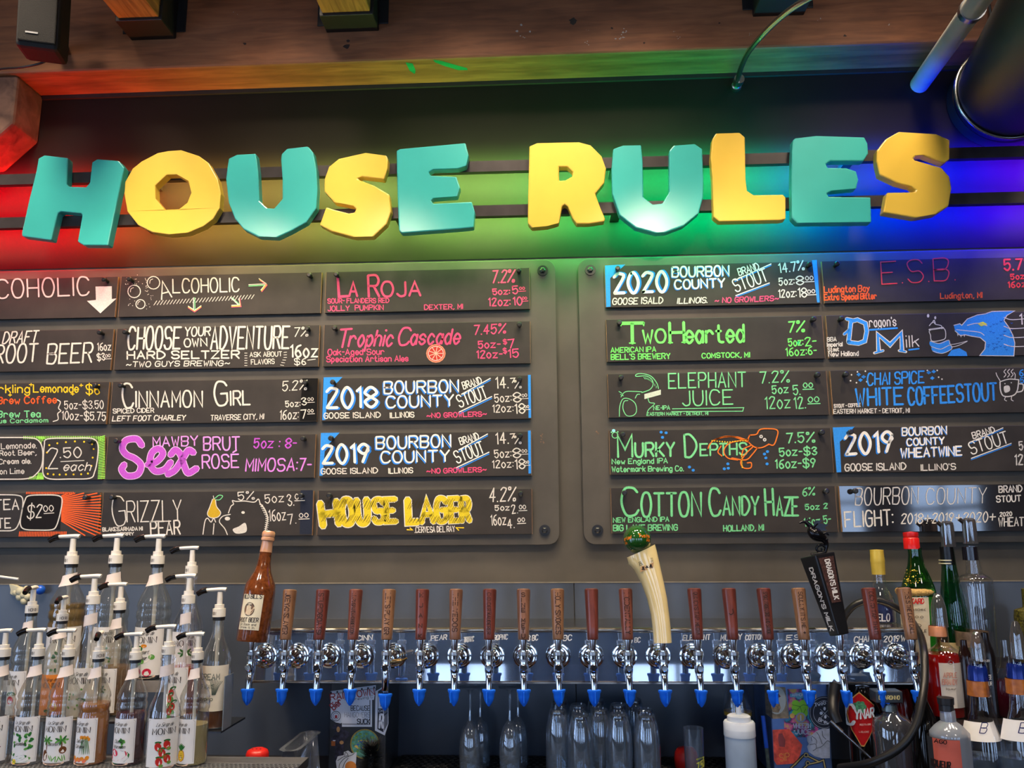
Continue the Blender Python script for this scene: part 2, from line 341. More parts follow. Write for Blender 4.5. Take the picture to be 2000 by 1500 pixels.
MB().tube([sc_+Vector((math.cos(R(q))*(dr+.006),0,math.sin(R(q))*(dr+.006))) for q in range(-240,61,15)],.006,8).build('hanger_strap',GV,t,smooth=60)
k=sc_+Vector((-.02,0,dr+.05))
MB().tube([k-Vector((0,0,.04)),k+Vector((0,.0,.35))],.005,8,sm=False).build('hanger_rod',GV,t,smooth=60)
MB().box(k-Vector((.03,.015,.012)),k+Vector((.03,.015,.012))).build('hanger_clamp',STEEL,t,bevel=.003)
# ------------------------------------------------------------------ sign: rails, light strip, letters
RY=-.075
ra=thing('sign_rail','upper of two long black rails carrying the big letters','rail',(0,RY,P(1000,325,RY).z),'rails behind the big letters')
rb_=thing('sign_rail','lower of two long black rails carrying the big letters','rail',(0,RY,P(1000,410,RY).z),'rails behind the big letters')
RM=mat('rail_black',(52,46,46),.35,var=.2,scale=18)
def led_mat(LEDS):
    m=bpy.data.materials.new('rainbow_led'); m.use_nodes=True; nt=m.node_tree; nt.nodes.clear()
    o=nt.nodes.new('ShaderNodeOutputMaterial'); e=nt.nodes.new('ShaderNodeEmission'); e.inputs[1].default_value=LEDS
    g=nt.nodes.new('ShaderNodeNewGeometry'); s=nt.nodes.new('ShaderNodeSeparateXYZ'); mr=nt.nodes.new('ShaderNodeMapRange')
    mr.inputs['From Min'].default_value=-2; mr.inputs['From Max'].default_value=2
    cr=nt.nodes.new('ShaderNodeValToRGB'); el=cr.color_ramp.elements
    def xx(px): return (P(px,400,WY).x+2)/4
    st=[(-150,(.62,.0,.006)),(130,(.60,.0,.008)),(235,(.42,.06,.02)),(330,(.32,.16,.03)),(560,(.27,.24,.05)),(760,(.24,.46,.09)),(1000,(.22,.56,.10)),(1120,(.05,.58,.11)),(1230,(.0,.64,.15)),(1420,(.0,.62,.18)),(1520,(.0,.46,.44)),(1620,(.0,.14,.85)),(1740,(.0,.02,.95)),(1900,(.0,.003,.95)),(2120,(.14,.0,.8))]
    while len(el)<len(st): el.new(.5)
    for i,(p,c) in enumerate(st): el[i].position=min(1,max(0,xx(p)))
    for i,(p,c) in enumerate(st): el[i].color=tuple(min(1.,v/1.2) for v in c)+(1,)
    nt.links.new(g.outputs['Position'],s.inputs[0]); nt.links.new(s.outputs[0],mr.inputs[0]); nt.links.new(mr.outputs[0],cr.inputs[0]); nt.links.new(cr.outputs[0],e.inputs[0]); nt.links.new(e.outputs[0],o.inputs[0]); return m
LEDS=1000.
LED=led_mat(LEDS); LED2=led_mat(170.)
for t,yc,dirs in ((ra,345,(1,-1)),(rb_,430,(1,-1))):
    # rails are level on the wall; heights come from the left end of the photo
    zc=(P(60,yc+2,RY).z+P(1950,{345:299,430:388}[yc],RY).z)/2
    MB().box((p2.x-.1,RY,zc-.0185),(XR-.5,RY+.020,zc+.0185)).build('rail_bar',RM,t)
    for xb in (-2.1,-1.35,-.5,.2,.95,1.7): MB().box((xb,RY+.02,zc-.008),(xb+.03,WY-.0005,zc+.008)).build('wall_bracket',RM,t)
    if 1:
        s_=MB(); y=RY+.0215; tl=-.0001 if t is ra else -.0001
        for i in range(48):
            a=-2.2+i*4.5/48; s_.add([(a,y+tl,zc-.005),(a,y,zc+.005),(a+4.5/48,y,zc+.005),(a+4.5/48,y+tl,zc-.005)],[(0,1,2,3)])
        o=s_.build('led_strip',LED,t,fix=False)
        if t is ra:
            s_=MB()
            for i in range(48):
                a=-2.2+i*4.5/48; s_.add([(a,y,zc+.012),(a,y+.010,zc+.012),(a+4.5/48,y+.010,zc+.012),(a+4.5/48,y,zc+.012)],[(3,2,1,0)])
            s_.build('led_strip',LED2,t,fix=False)
TEAL=mat('teal_paint',(62,176,166),.28,var=.05,scale=5,spec=.5); YEL=mat('yellow_paint',(226,188,72),.30,var=.05,scale=5,spec=.5)
def cv(s,ox,oy,pts): return [(ox+a/s,oy+b/s) for a,b in pts]
K=2000/700
LT=[('H','teal','first letter of the sign, a tilted teal H',[cv(K,0,0,[(213,885),(248,865),(378,880),(372,1030),(385,1040),(480,1043),(500,1020),(512,905),(540,888),(665,898),(694,935),(662,1080),(627,1250),(602,1368),(465,1368),(432,1348),(458,1200),(450,1190),(340,1180),(322,1190),(285,1340),(122,1318),(120,1300),(165,1100),(200,960)])]),
('O','yellow','round yellow letter O with an eight-sided hole',[cv(K,0,0,[(1010,837),(1110,870),(1165,910),(1215,1000),(1232,1080),(1225,1160),(1190,1220),(1135,1262),(1050,1298),(940,1308),(850,1295),(770,1255),(710,1180),(693,1080),(698,1015),(740,940),(790,900),(880,853),(940,842)]),cv(K,0,0,[(930,975),(985,973),(1050,1010),(1067,1075),(1045,1130),(997,1168),(920,1170),(868,1110),(866,1035)])]),
('U','teal','teal letter U between the yellow O and the first yellow S',[cv(K,0,0,[(1275,885),(1325,862),(1427,856),(1440,950),(1448,1120),(1490,1160),(1530,1162),(1575,1110),(1575,1000),(1567,890),(1570,860),(1600,830),(1720,817),(1748,850),(1765,940),(1772,1050),(1765,1160),(1710,1240),(1620,1290),(1545,1325),(1440,1320),(1360,1280),(1310,1220),(1275,1130),(1260,1000),(1268,930)])]),
('S','yellow','yellow letter S in the middle of the first word',[[(661.5,309.8),(713,298.2),(755,303.8),(757.8,311.5),(756.8,329),(749.8,350),(706,344.8),(699,348.3),(702.5,351.8),(730.5,362.3),(760.3,379.8),(763.8,413),(755,437.5),(728.8,462),(690,463),(647.5,451.5),(624,439.3),(637,404.3),(650,408.5),(680.8,416.5),(692,414.8),(695.5,408),(690,402.5),(652.8,395.5),(633.5,374.5),(633.5,350),(642.3,325.5)]]),
('E','teal','teal letter E ending the first word',[cv(K,650,0,[(355,840),(375,830),(740,797),(758,865),(745,925),(700,940),(560,945),(535,960),(545,978),(690,985),(710,1045),(695,1095),(560,1105),(548,1120),(560,1135),(775,1125),(793,1180),(785,1268),(720,1275),(385,1300),(368,1285),(360,1080)])]),
('R','yellow','yellow letter R starting the second word',[cv(K,650,0,[(1097,815),(1140,797),(1370,792),(1440,810),(1500,870),(1525,940),(1515,1020),(1465,1080),(1490,1150),(1520,1220),(1515,1235),(1430,1248),(1360,1248),(1340,1220),(1310,1150),(1295,1140),(1280,1150),(1262,1245),(1200,1262),(1110,1270),(1088,1245),(1090,1100)]),cv(K,650,0,[(1262,930),(1310,930),(1340,960),(1335,985),(1300,1005),(1263,1008)])]),
('U','teal','wide teal letter U in the second word',[[(1197.8,290.5),(1215.3,284.2),(1252.7,283.5),(1255.5,315),(1257,385),(1274.8,399),(1294,397),(1307.3,374.5),(1307.3,294),(1315,284.2),(1357.8,281),(1371.8,290.5),(1374.2,350),(1373.5,385),(1364.8,416.5),(1335,441),(1300,454),(1280,455),(1241.5,444.5),(1210,420),(1196,378),(1194.3,332.5)]]),
('L','yellow','yellow letter L between the teal U and the teal E',[cv(K,1300,0,[(262,775),(280,745),(415,741),(443,765),(447,1000),(455,1065),(490,1088),(655,1085),(670,1100),(670,1222),(640,1228),(300,1235),(268,1210),(262,1000),(252,880)])]),
('E','teal','teal letter E beside the last yellow S',[cv(K,1300,0,[(710,785),(720,772),(850,757),(1110,765),(1128,800),(1132,855),(1105,898),(920,898),(895,915),(905,935),(1010,937),(1065,955),(1077,1000),(1065,1052),(925,1065),(900,1080),(910,1097),(1145,1100),(1150,1240),(735,1245),(705,1215),(702,1000),(705,850)])]),
('S','yellow','last letter of the sign, a yellow S against blue light',[cv(K,1300,0,[(1300,735),(1515,748),(1587,780),(1585,890),(1555,910),(1440,865),(1395,868),(1383,885),(1395,895),(1540,935),(1585,985),(1597,1050),(1580,1150),(1510,1195),(1395,1215),(1215,1185),(1235,1075),(1390,1072),(1398,1060),(1370,1040),(1290,1020),(1195,975),(1178,900),(1180,840),(1230,775)])])]
LY=-.108
for ch,colr,lab,loops in LT:
    w=[[P(x,y,LY) for x,y in l] for l in loops]
    o=MB().ext(w,(0,-LY+RY-.0005,0)).build('sign_letter',TEAL if colr=='teal' else YEL,bevel=.0035)
    c=sum(w[0],Vector((0,0,0)))/len(w[0]); tag(o,lab,'letter','cut-out letters of the rainbow-lit sign')
# ------------------------------------------------------------------ backing panels
PB=.014; 
def rrect(x0,x1,z0,z1,r,y):
    out=[]
    for cx,cz,a in((x1-r,z1-r,0),(x0+r,z1-r,90),(x0+r,z0+r,180),(x1-r,z0+r,270)):
        for k in range(7): q=R(a+k*15); out.append((cx+r*math.cos(q),y,cz+r*math.sin(q)))
    return out
pz1=P(1064,507,PB).z; pz0=P(1060,1064,PB).z
for x0,x1,lab,bolts in ((XL+.3,P(1089,800,PB).x,'large dark rounded backing panel behind the left menu boards',((1060,529),(1064,1036))),
                  (P(1135,800,PB).x,XR-1.,'large dark rounded backing panel behind the right menu boards',((1153,528),(1167,1036)))):
    t=thing('backing_panel',lab,'panel',(x0,PB,pz0),'dark backing panels of the menu')
    MB().ext([rrect(x0,x1,pz0,pz1,.035,PB)],(0,WY-PB-.001,0)).build('panel_board',PANM,t,bevel=.0025)
    g_=MB(); px,py=(1057,858) if bolts[0][0]<1100 else (1166,845)
    for i_ in range(9 if px<1100 else 3): blot(g_,px+random.gauss(0,3),py+random.gauss(0,8 if px<1100 else 2),random.uniform(.8,2),PB-.0006,n=7)
    g_.build('paint_chip',mat('chip_brown',(120,92,72),.8,var=.3,scale=300),t,fix=False)['kind']='stuff'
    for bx,by in bolts:
        q=P(bx,by,PB); MB().lathe([(0,-.011),(.006,-.011),(.0095,-.009),(.0095,-.004)],6,(q.x,PB,q.z),axis='Y').lathe([(0,-.004),(.0175,-.004),(.0175,0)],20,(q.x,PB,q.z),axis='Y').build('panel_bolt',BLK,t,smooth=30)
# ------------------------------------------------------------------ menu boards
CR={'A':(0,500,2.679),'B':(600,500,1500/580),'C':(1120,500,1500/580),'D':(1580,500,1500/580)}
colX=[(-1.434-.687,-1.434),(-1.423,-.748),(-.733,-.065),(.178,.856),(.868,.868+.687)]
rowZ=[(.847,.707),(.668,.529),(.491,.351),(.312,.173),(.134,-.005)]
Wc=(216,210,200); PK=(226,78,122); GR=(120,226,110); G2=(126,214,148); BL=(52,142,228); RD=(235,70,62); YE=(240,196,40); OR=(236,96,44); PU=(186,84,200); LI=(160,235,90); DK=(24,21,22)
class Bd:
    def __init__(s,crop,c,r,lab):
        s.o=CR[crop]; x0,x1=colX[c]; z1,z0=rowZ[r]; z0+=CZ; z1+=CZ; s.k=0
        s.t=thing('menu_board',lab,'menu board',((x0+x1)/2,0,z0),'chalk-marker menu boards')
        MB().box((x0,0,z0),(x1,.0085,z1)).build('board_panel',BRDM if (c,r)!=(4,4) else mat('glossy_board',(30,28,30),.05,var=.1,scale=8,spec=.8,coat=1.),s.t,bevel=.0012)
        for xe in (x0,x1): MB().box((xe-.0005,.0004,z0+.001),(xe+.0005,.0088,z1-.001)).build('raw_edge',mat('raw_edge',(150,112,76),.7),s.t)
        for px,nm in ((x0+.040,1),(x1-.034,1)):
            zc=z1-.017
            MB().lathe([(0,-.028),(.0055,-.028),(.0082,-.0255),(.0082,-.018),(.0055,-.017),(.0055,.0084)],12,(px,0,zc),axis='Y').build('stand_off_bolt',BLK,s.t,smooth=35)
        s.L={}
    def fn(s,off):
        ox,oy,k=s.o; return lambda p:P(ox+p.x/k,oy+p.y/k,-off)
    def mb(s,col,lay): return s.L.setdefault((tuple(col),lay),MB())
    def t_(s,txt,x0,y0,x1,y1,h,col=Wc,w=4.5,lay=3,slant=0.,up=None,jit=.8,sh=None,shd=(4,4),stress=0):
        a=Vector((x0,y0));b=Vector((x1,y1)); d=(b-a).normalized(); u=up or (d.y,-d.x)
        if sh: text(s.mb(sh,lay-1),txt,a+Vector(shd),b+Vector(shd),h,w,s.fn(.0003*(lay-1)),0,u,0,slant,stress)
        text(s.mb(col,lay),txt,a,b,h,w,s.fn(.0003*lay),0,u,jit,slant,stress); return s
    def s_(s,pts,col=Wc,w=4,lay=3,smooth=True):
        p=[Vector(q) for q in pts]
        if smooth and len(p)>2: p=crom(p,5)
        ribbon(s.mb(col,lay),p,w,s.fn(.0003*lay)); return s
    def f_(s,pts,col,lay=1,smooth=False):
        p=[Vector(q) for q in pts]
        if smooth: p=crom(p+[p[0]],4)[:-1]
        f=s.fn(.0003*lay); s.mb(col,lay).poly([f(q) for q in p]); return s
    def e_(s,cx,cy,rx,ry,col,lay=2,w=0,rot=0):
        pts=[]
        for i in range(17):
            q=6.2832*i/16; x=rx*math.cos(q);y=ry*math.sin(q); pts.append((cx+x*math.cos(rot)-y*math.sin(rot),cy+x*math.sin(rot)+y*math.cos(rot)))
        if w: return s.s_(pts,col,w,lay,False)
        return s.f_(pts[:-1],col,lay)
    def sup(s,txt,x0,x1,y,h,col,w=3,ul=True):
        s.t_(txt,x0,y,x1,y-2,h,col,w)
        if ul: s.s_([(x0-3,y+9),(x1+6,y+7)],col,w,3,False)
        return s
    def done(s):
        cols={}
        for (c,l),m in s.L.items(): cols.setdefault(c,[]).append(m)
        for c,ms in cols.items():
            a=MB()
            for m in ms: a.add(m.v,m.f)
            a.build('painted_lettering',ink(c),s.t,fix=False)['kind']='stuff'
b=Bd('A',0,0,'top row menu board cut off at left, with a fat white down arrow')
b.t_('LCOHOLIC',-95,222,465,203,92,(232,200,196),8).t_('NON-A',-420,232,-110,222,92,(232,200,196),8).f_([(500,160),(585,158),(585,225),(610,222),(525,300),(455,235),(502,230)],(215,205,200),3).done()  # white letters, pinkish with the red strip light put into their colour
b=Bd('A',0,1,'menu board for DRAFT ROOT BEER')
b.t_('DRAFT',12,458,190,450,58,w=7,slant=.3).t_('ROOT',-28,560,190,550,90,w=9,slant=.15).t_('BEER',245,563,478,555,100,w=9,slant=.12).t_('16oz',512,495,580,492,38,w=5).t_('$3',510,547,548,543,34,w=5)
b.sup('00',552,578,530,14,Wc).done()
b=Bd('A',0,2,'menu board listing sparkling lemonade in yellow, coffee in orange and tea in green')
b.t_('Sparkling',-130,716,155,715,40,YE,6).t_('Lemonade',175,712,410,712,38,YE,6).t_('$6',450,722,520,722,48,YE,6).t_('Cold Brew Coffee',-130,776,295,768,34,OR,6).t_('Cold Brew Tea',-130,846,210,842,32,G2,6).t_('Citrus Cardamom',-90,875,250,869,20,G2,4.5)
for x,y in((162,674),(425,678),(52,728),(380,722)): b.t_('+',x-8,y+9,x+8,y+9,20,YE,5)
b.s_([(300,752),(316,765),(306,795),(318,810),(302,825),(304,855),(278,866)],Wc,5).t_('5oz-$3.50',338,800,540,797,40).t_('10oz-$5.75',325,855,552,860,42,w=5).done()
b=Bd('A',0,3,'menu board with a 2.50 each box in yellow dots and lime green rays')
for i in range(46):
    x=125+i*9.3; b.s_([(x,943),(x+(2 if x<380 else 6)*0,957 if x<480 else 950+ (x-480)*.3)],LI,4,1,False)
for i in range(26):
    y=950+i*8.5; b.s_([(548,y-10+i*.4),(517-abs(i-13)*.35,y+2)],LI,4.2,1,False)
for x in (196,204,213,221,229): b.s_([(x,945),(x+3,965+ (10-abs(x-213))*1.5)],LI,4,1,False); b.s_([(x-2,1168),(x+(213-x)*.3,1135)],LI,4,1,False)
for i in range(10): b.s_([(150+i*8,1168),(158+i*7.5,1155-i*1)],LI,4,1,False)
b.s_([(-200,950),(0,950),(150,951),(200,965),(222,1010),(220,1090),(190,1140),(140,1165),(0,1168),(-200,1170)],Wc,6)
b.s_([(250,957),(380,953),(480,955),(512,985),(510,1060),(495,1130),(470,1163),(360,1167),(260,1166),(226,1140),(226,1080),(232,990),(250,957)],Wc,6)
b.t_('Cola. Lemonade.',-90,1012,190,1004,28).t_('Orange. Root Beer,',-150,1048,190,1040,25).t_('Cream ale.',-5,1088,162,1085,24).t_('Lemon Lime',-70,1142,125,1138,26)
b.t_('2',252,1113,302,1112,105,w=6).t_('.50',316,1055,425,1052,50,w=6).s_([(318,1076),(440,1070)],Wc,4,3,False).t_('each',330,1122,470,1122,42,w=5.5,slant=.3)
for x,y in((258,990),(300,980),(345,974),(392,970),(440,972),(482,985),(246,1028),(242,1110),(490,1010),(485,1055),(478,1098),(250,1140),(280,1143),(312,1144),(345,1143),(385,1143),(425,1142),(460,1138)): b.e_(x,y,5,5,YE,2)
b.done()
b=Bd('A',0,4,'lowest menu board at left, $2 in a white box with orange rays')
for i in range(19):
    a=-.62+i*.071; ex=526 if a<.60 else 500; y0,y1=1320+a*60+(i-9)*3,1330+math.tan(a)*215; yc=max(1241,min(1462,y1)); f_=(yc-y0)/(y1-y0) if abs(y1-y0)>1 else 1; b.s_([(322,y0),(322+(ex-322)*f_,yc)],OR,6.5,1,False)
for i in range(30): x=100+i*8.4; b.s_([(x,1466),(x+3,1443)],OR,5,1,False); b.s_([(x+40,1236),(x+38,1244)],OR,5,1,False)
b.f_([(130,1255),(322,1255),(315,1432),(105,1434)],DK,2)
b.s_([(-150,1250),(0,1249),(90,1252),(118,1270),(116,1330),(98,1400),(70,1434),(0,1438),(-150,1438)],Wc,6).s_([(150,1255),(225,1250),(300,1253),(325,1275),(315,1345),(295,1412),(270,1432),(200,1434),(130,1430),(107,1405),(112,1345),(130,1280),(150,1255)],Wc,6)
b.t_('ICED TEA',-190,1332,97,1325,52,w=7).t_('LATTE',-130,1426,55,1422,50,w=7).t_('$2',142,1372,215,1368,66,w=6,slant=.15).t_('00',230,1337,280,1333,28,w=4.5).s_([(230,1348),(282,1344)],Wc,4,3,False).done()
b=Bd('A',1,0,'menu board reading ALCOHOLIC with bubbles and three coloured arrows')
b.t_('A',845,228,898,215,92,w=7).t_('LCOHOLIC',906,192,1250,185,70,w=7)
for i in range(31): x=805+i*17; y=257-i*1.1; b.s_([(x,y),(x+15,y-22)],Wc,3.2,3,False)
for dx,dy,c in((0,0,Wc),(3,5,YE),(5,9,PK)):
    b.s_([(1355+dx,118+dy),(1392+dx,148+dy-4),(1365+dx,178+dy)],c,4,3,False); b.s_([(985,262+dy),(1018,284+dy),(1052,260+dy)],c,4,3,False); b.s_([(1250+dx,222),(1256+dx,256+dy),(1212,258+dy)],c,4,3,False)
for o,c in((0,Wc),(7,G2)):
    b.s_([(1302,150+o),(1385,146+o)],c,4.5,3,False).s_([(1012+o,218),(1013+o,278)],c,4.5,3,False).s_([(1208+o,218),(1246+o,254)],c,4.5,3,False)
for x,y,r in((702,185,33),(803,140,33),(735,252,24)): b.e_(x,y,r,r,Wc,3,4.5); b.s_([(x-r*.6,y+r*.1),(x-r*.5,y-r*.4),(x-r*.1,y-r*.6)],Wc,3)
for i in range(46):
    cx,cy=random.choice(((712,130),(780,190),(685,245),(770,268),(760,175),(800,215),(660,150),(768,115))); b.e_(cx+random.gauss(0,9),cy+random.gauss(0,16),1.8,1.8,Wc,3)
b.done()
b=Bd('A',1,1,'menu board for CHOOSE YOUR OWN ADVENTURE hard seltzer')
b.t_('CHOOSE',668,487,940,484,112,w=10,slant=.08).t_('YOUR',967,418,1098,415,44,w=7,slant=.1).t_('OWN',965,475,1082,470,40,w=7).t_('ADVENTURE',1103,486,1510,482,114,w=10,slant=.06).t_('7%',1535,422,1610,418,46,w=5,slant=.2)
b.t_('HARD SELTZER',666,538,1250,534,38,w=8).t_('~TWO GUYS BREWING~',660,580,1200,573,26,w=5,slant=.15).t_('ASK ABOUT',1308,528,1475,523,23,w=4).t_('FLAVORS',1315,567,1435,563,24,w=4).t_('16oz',1522,528,1660,526,60,w=9).t_('$6',1542,570,1600,568,32,w=5).s_([(1610,545),(1650,540)],Wc,4,3,False)
for i in range(6): b.s_([(1280,508+i*13),(1293,508+i*13)],Wc,3,3,False); b.s_([(1485-(i>2)*(i-2)*6,505+i*13),(1500-(i>2)*(i-2)*5,503+i*14)],Wc,3,3,False)
b.done()
b=Bd('A',1,2,'menu board for CINNAMON GIRL spiced cider')
b.f_([(1582,640),(1664,640),(1658,863),(1568,864)],(12,11,12),1)
b.t_('C',648,794,700,790,122,w=10).t_('INNAMON',712,790,1058,788,80,w=9).t_('G',1128,782,1192,778,120,w=10).t_('IRL',1208,780,1308,778,72,w=9).t_('5.2%',1477,705,1602,698,48,w=5,slant=.15).t_('5oz:',1495,790,1570,786,30,w=5).t_('3',1580,780,1603,778,36,w=5).t_('16oz:',1465,855,1560,850,46,w=5,slant=.1).t_('7',1577,850,1603,848,44,w=5)
b.sup('00',1612,1640,758,15,Wc).sup('00',1612,1640,818,14,Wc).t_('SPICED CIDER',592,823,805,818,22).t_('LEFT FOOT CHARLEY',588,863,968,858,25,slant=.2,w=5).t_('TRAVERSE CITY, MI',1103,860,1380,852,26,slant=.1).done()
b=Bd('A',1,3,'menu board in purple lettering, brut rosé and mimosa')
S1=[(742,990),(715,958),(660,965),(640,1005),(662,1040),(705,1060),(738,1095),(720,1142),(665,1150),(637,1118),(650,1092)]
S2=[(772,1092),(820,1075),(852,1035),(830,1008),(795,1030),(785,1085),(812,1125),(860,1118),(893,1080)]
S3=[(893,1040),(918,1015),(945,1040),(965,1100),(985,1135),(1028,1112)]; S4=[(1012,1028),(985,1018),(950,1070),(915,1120),(878,1142)]
for p in(S1,S2,S3,S4): b.s_(p,(226,190,226),38,1); b.s_(p,PU,31,2)
b.t_('MAWBY',802,998,1035,990,48,(220,150,225),7).t_('BRUT',1066,1015,1252,1012,66,(220,150,225),8).t_('ROSÉ',1060,1110,1248,1106,68,(220,150,225),8).t_('5oz : 8-',1328,1003,1548,1003,48,PU,7,slant=.12).t_('MIMOSA:7-',1285,1125,1625,1122,62,(214,130,220),8,slant=.1).done()
b=Bd('A',1,4,'menu board for GRIZZLY PEAR with a bear drawing and a yellow pear')
b.f_([(1573,1226),(1636,1225),(1630,1455),(1568,1456)],(34,40,56),1)
b.t_('G',598,1412,662,1405,148,w=6).t_('RIZZLY',665,1392,950,1385,108,w=6).t_('PEAR',790,1460,942,1454,70,w=8).t_('BLAKES.ARMADA MI',537,1440,745,1435,18).t_('PERRY',610,1464,700,1460,15).t_('5%',1248,1277,1330,1272,40,w=5).t_('5oz',1388,1292,1485,1286,42,w=5).t_('3.',1507,1307,1537,1303,56,w=5).t_('16oz',1410,1387,1495,1380,56,w=5).t_('7.',1510,1403,1548,1398,50,w=5)
b.sup('00',1545,1588,1272,26,Wc,4).sup('00',1567,1612,1368,20,Wc,4)
b.f_([(1112,1272),(1128,1276),(1133,1310),(1155,1342),(1140,1366),(1105,1370),(1085,1350),(1098,1312)],(196,160,40),2,True).s_([(1112,1272),(1098,1312),(1085,1350),(1105,1370),(1140,1366),(1155,1342),(1133,1310),(1128,1276)],Wc,4).s_([(1120,1272),(1116,1255)],Wc,4,3,False).s_([(1125,1268),(1145,1252),(1165,1256),(1150,1275),(1128,1276)],G2,4)
b.s_([(1195,1345),(1208,1310),(1222,1298),(1216,1280),(1238,1284),(1280,1282),(1330,1288),(1352,1272),(1362,1300)],Wc,5).s_([(1362,1296),(1385,1325),(1400,1370),(1392,1420),(1385,1456)],Wc,6)
for i in range(15): y=1300+i*10.5; x=1366+min(i,6)*5.2-(max(0,i-8))*1.5; b.s_([(x-7,y),(x+9,y+4)],Wc,4,3,False)
b.s_([(1205,1352),(1165,1362),(1148,1390),(1175,1425),(1190,1458)],Wc,5).s_([(1062,1456),(1072,1390),(1086,1372),(1104,1392),(1118,1372),(1128,1392)],Wc,5).s_([(1115,1456),(1120,1400)],Wc,5).f_([(1218,1430),(1250,1415),(1282,1396),(1292,1430),(1280,1448),(1235,1452)],(205,200,192),2,True).e_(1272,1342,9,7,Wc,2).e_(1190,1374,14,10,Wc,2).done()
b=Bd('B',2,0,'menu board for LA ROJA in pink')
b.t_('L',160,206,206,203,110,PK,13).t_('A',212,203,252,203,70,PK,11).t_('R',312,205,362,203,106,PK,12).t_('OJA',378,203,572,200,70,PK,11).t_('7.2%',932,136,1045,130,60,PK,7,slant=.15).t_('5oz:',938,195,1022,192,28,PK,6).t_('5',1040,190,1065,188,38,PK,6).sup('00',1072,1098,170,12,PK)
b.t_('12oz:',918,252,1025,248,38,PK,6).t_('10',1042,248,1085,245,38,PK,6).sup('00',1088,1110,220,12,PK).t_('SOUR- FLANDERS RED',105,238,412,235,22,PK).t_('JOLLY  PUMPKIN',105,277,385,271,24,PK).t_('DEXTER, MI',593,270,785,266,23,PK).done()
b=Bd('B',2,1,'menu board for TROPHIC CASCADE in pink with a grapefruit slice')
b.t_('T',150,462,205,458,88,PK,10,slant=.3).t_('rophic',208,456,425,452,76,PK,10,slant=.25).t_('C',458,450,512,446,82,PK,10,slant=.25).t_('ascade',520,446,765,442,72,PK,10,slant=.2).t_('7.45%',842,398,1000,388,46,PK,6,slant=.12).t_('5oz-',865,465,975,462,34,PK,6).t_('$',992,445,1008,443,22,PK).t_('7',1018,465,1048,462,42,PK,6)
b.t_('12oz-',858,516,985,512,36,PK,6).t_('$',992,492,1008,490,24,PK).t_('15',1018,513,1068,510,40,PK,6).t_('Oak-Aged Sour',105,500,388,497,28,PK,5).t_('Speciation Artisan Ales',98,535,510,531,27,PK,5)
b.e_(650,492,44,42,(196,56,48),1).e_(650,492,46,44,(240,140,110),2,6).e_(650,492,38,36,Wc,2,3)
for i in range(9): q=i*.698; b.s_([(650,492),(650+37*math.cos(q),492+35*math.sin(q))],(246,180,160),4,3,False)
b.done()
def bourbon(b,year,dx,dy,yx,bx,cx):
    B2=(40,128,222); cream=(236,232,222)
    b.f_([(83+dx,613+dy),(178+dx,611+dy),(104+dx,690+dy),(92+dx,828+dy),(76+dx,829+dy)],BL,1); b.f_([(1115,601+dy),(1129,600+dy),(1131,817+dy),(1118,818+dy)],BL,1)
    b.t_(year,*yx,96 if year=='2018' else 88,cream,14,sh=B2,shd=(9,5)); b.t_('BOURBON',*bx,58,cream,8,sh=B2,shd=(-5,6)); b.t_('COUNTY',*cx,54,cream,8,sh=B2,shd=(-5,6))
    b.t_('BRAND',790+dx,672+dy,882+dx,643+dy,34,cream,5).t_('STOUT',772+dx,765+dy,912+dx,712+dy,60,cream,6)
    for o,c in((0,cream),(9,B2)): b.s_([(780+dx,698+dy+o),(925+dx,618+dy+o)],c,5,2,False).s_([(768+dx,788+dy+o),(932+dx,710+dy+o)],c,5,2,False)
    b.t_('14.',955,668+dy,1015,665+dy,54,Wc,6).t_('7',1028,640+dy,1050,638+dy,22,Wc,5).t_('%',1050,668+dy,1080,665+dy,38,Wc,5).t_('5oz:',948,738+dy,1030,733+dy,38,Wc,5).t_('8',1045,738+dy,1078,735+dy,46,Wc,6).t_('12oz:',938,790+dy,1040,785+dy,36,Wc,5).t_('18',1052,795+dy,1098,792+dy,46,Wc,6)
    b.sup('00',1085,1110,712+dy,14,Wc).sup('00',1100,1120,768+dy,12,Wc)
    b.t_('GOOSE ISLAND',85+dx,820+dy,368+dx,815+dy,26,Wc,5).t_('ILLINOIS',420+dx*.5,817+dy,540+dx*.5,813+dy,25,Wc,5).t_('~NO GROWLERS~',605,817+dy,905,808+dy,22,PK,5)
    b.done()
bourbon(Bd('B',2,2,'blue-cornered menu board headed 2018, third board down in its column'),'2018',0,0,(100,766,348,760),(390,694,765,685),(402,764,740,755))
bourbon(Bd('B',2,3,'blue-cornered menu board headed 2019, above the house lager board'),'2019',-14,281,(80,1048,312,1038),(350,972,725,962),(375,1043,718,1035))
b=Bd('B',2,4,'menu board for HOUSE LAGER in fat yellow bubble letters')
for wd,c,l in((44,Wc,1),(35,(214,190,40),2)):
    for tx,x0,y0,x1,y1 in(('H',80,1362,160,1352),('O',180,1350,232,1346),('U',258,1348,308,1344),('S',338,1344,388,1342),('E',402,1342,448,1340),('L',512,1345,560,1343),('A',578,1345,638,1342),('G',655,1340,705,1338),('E',728,1338,768,1336),('R',782,1338,820,1336)):
        b.t_(tx,x0,y0,x1,y1,112,c,wd*(.8 if tx in'SEGRA' else 1),l,jit=0)
for i in range(86):
    x=78+i*8.7
    if 470<x<505: continue
    y=1250+random.uniform(-8,8); b.s_([(x+14,y-18),(x-6,y+24)],(60,52,22),2,3,False); b.s_([(x+12,y+60),(x-6,y+92)],(60,52,22),2,3,False)
b.t_('.CERVESA DEL RAY',545,1397,745,1392,28,Wc,4).s_([(505,1382),(532,1384),(520,1374)],YE,6,3,False).s_([(790,1373),(752,1372),(765,1385)],YE,6,3,False)
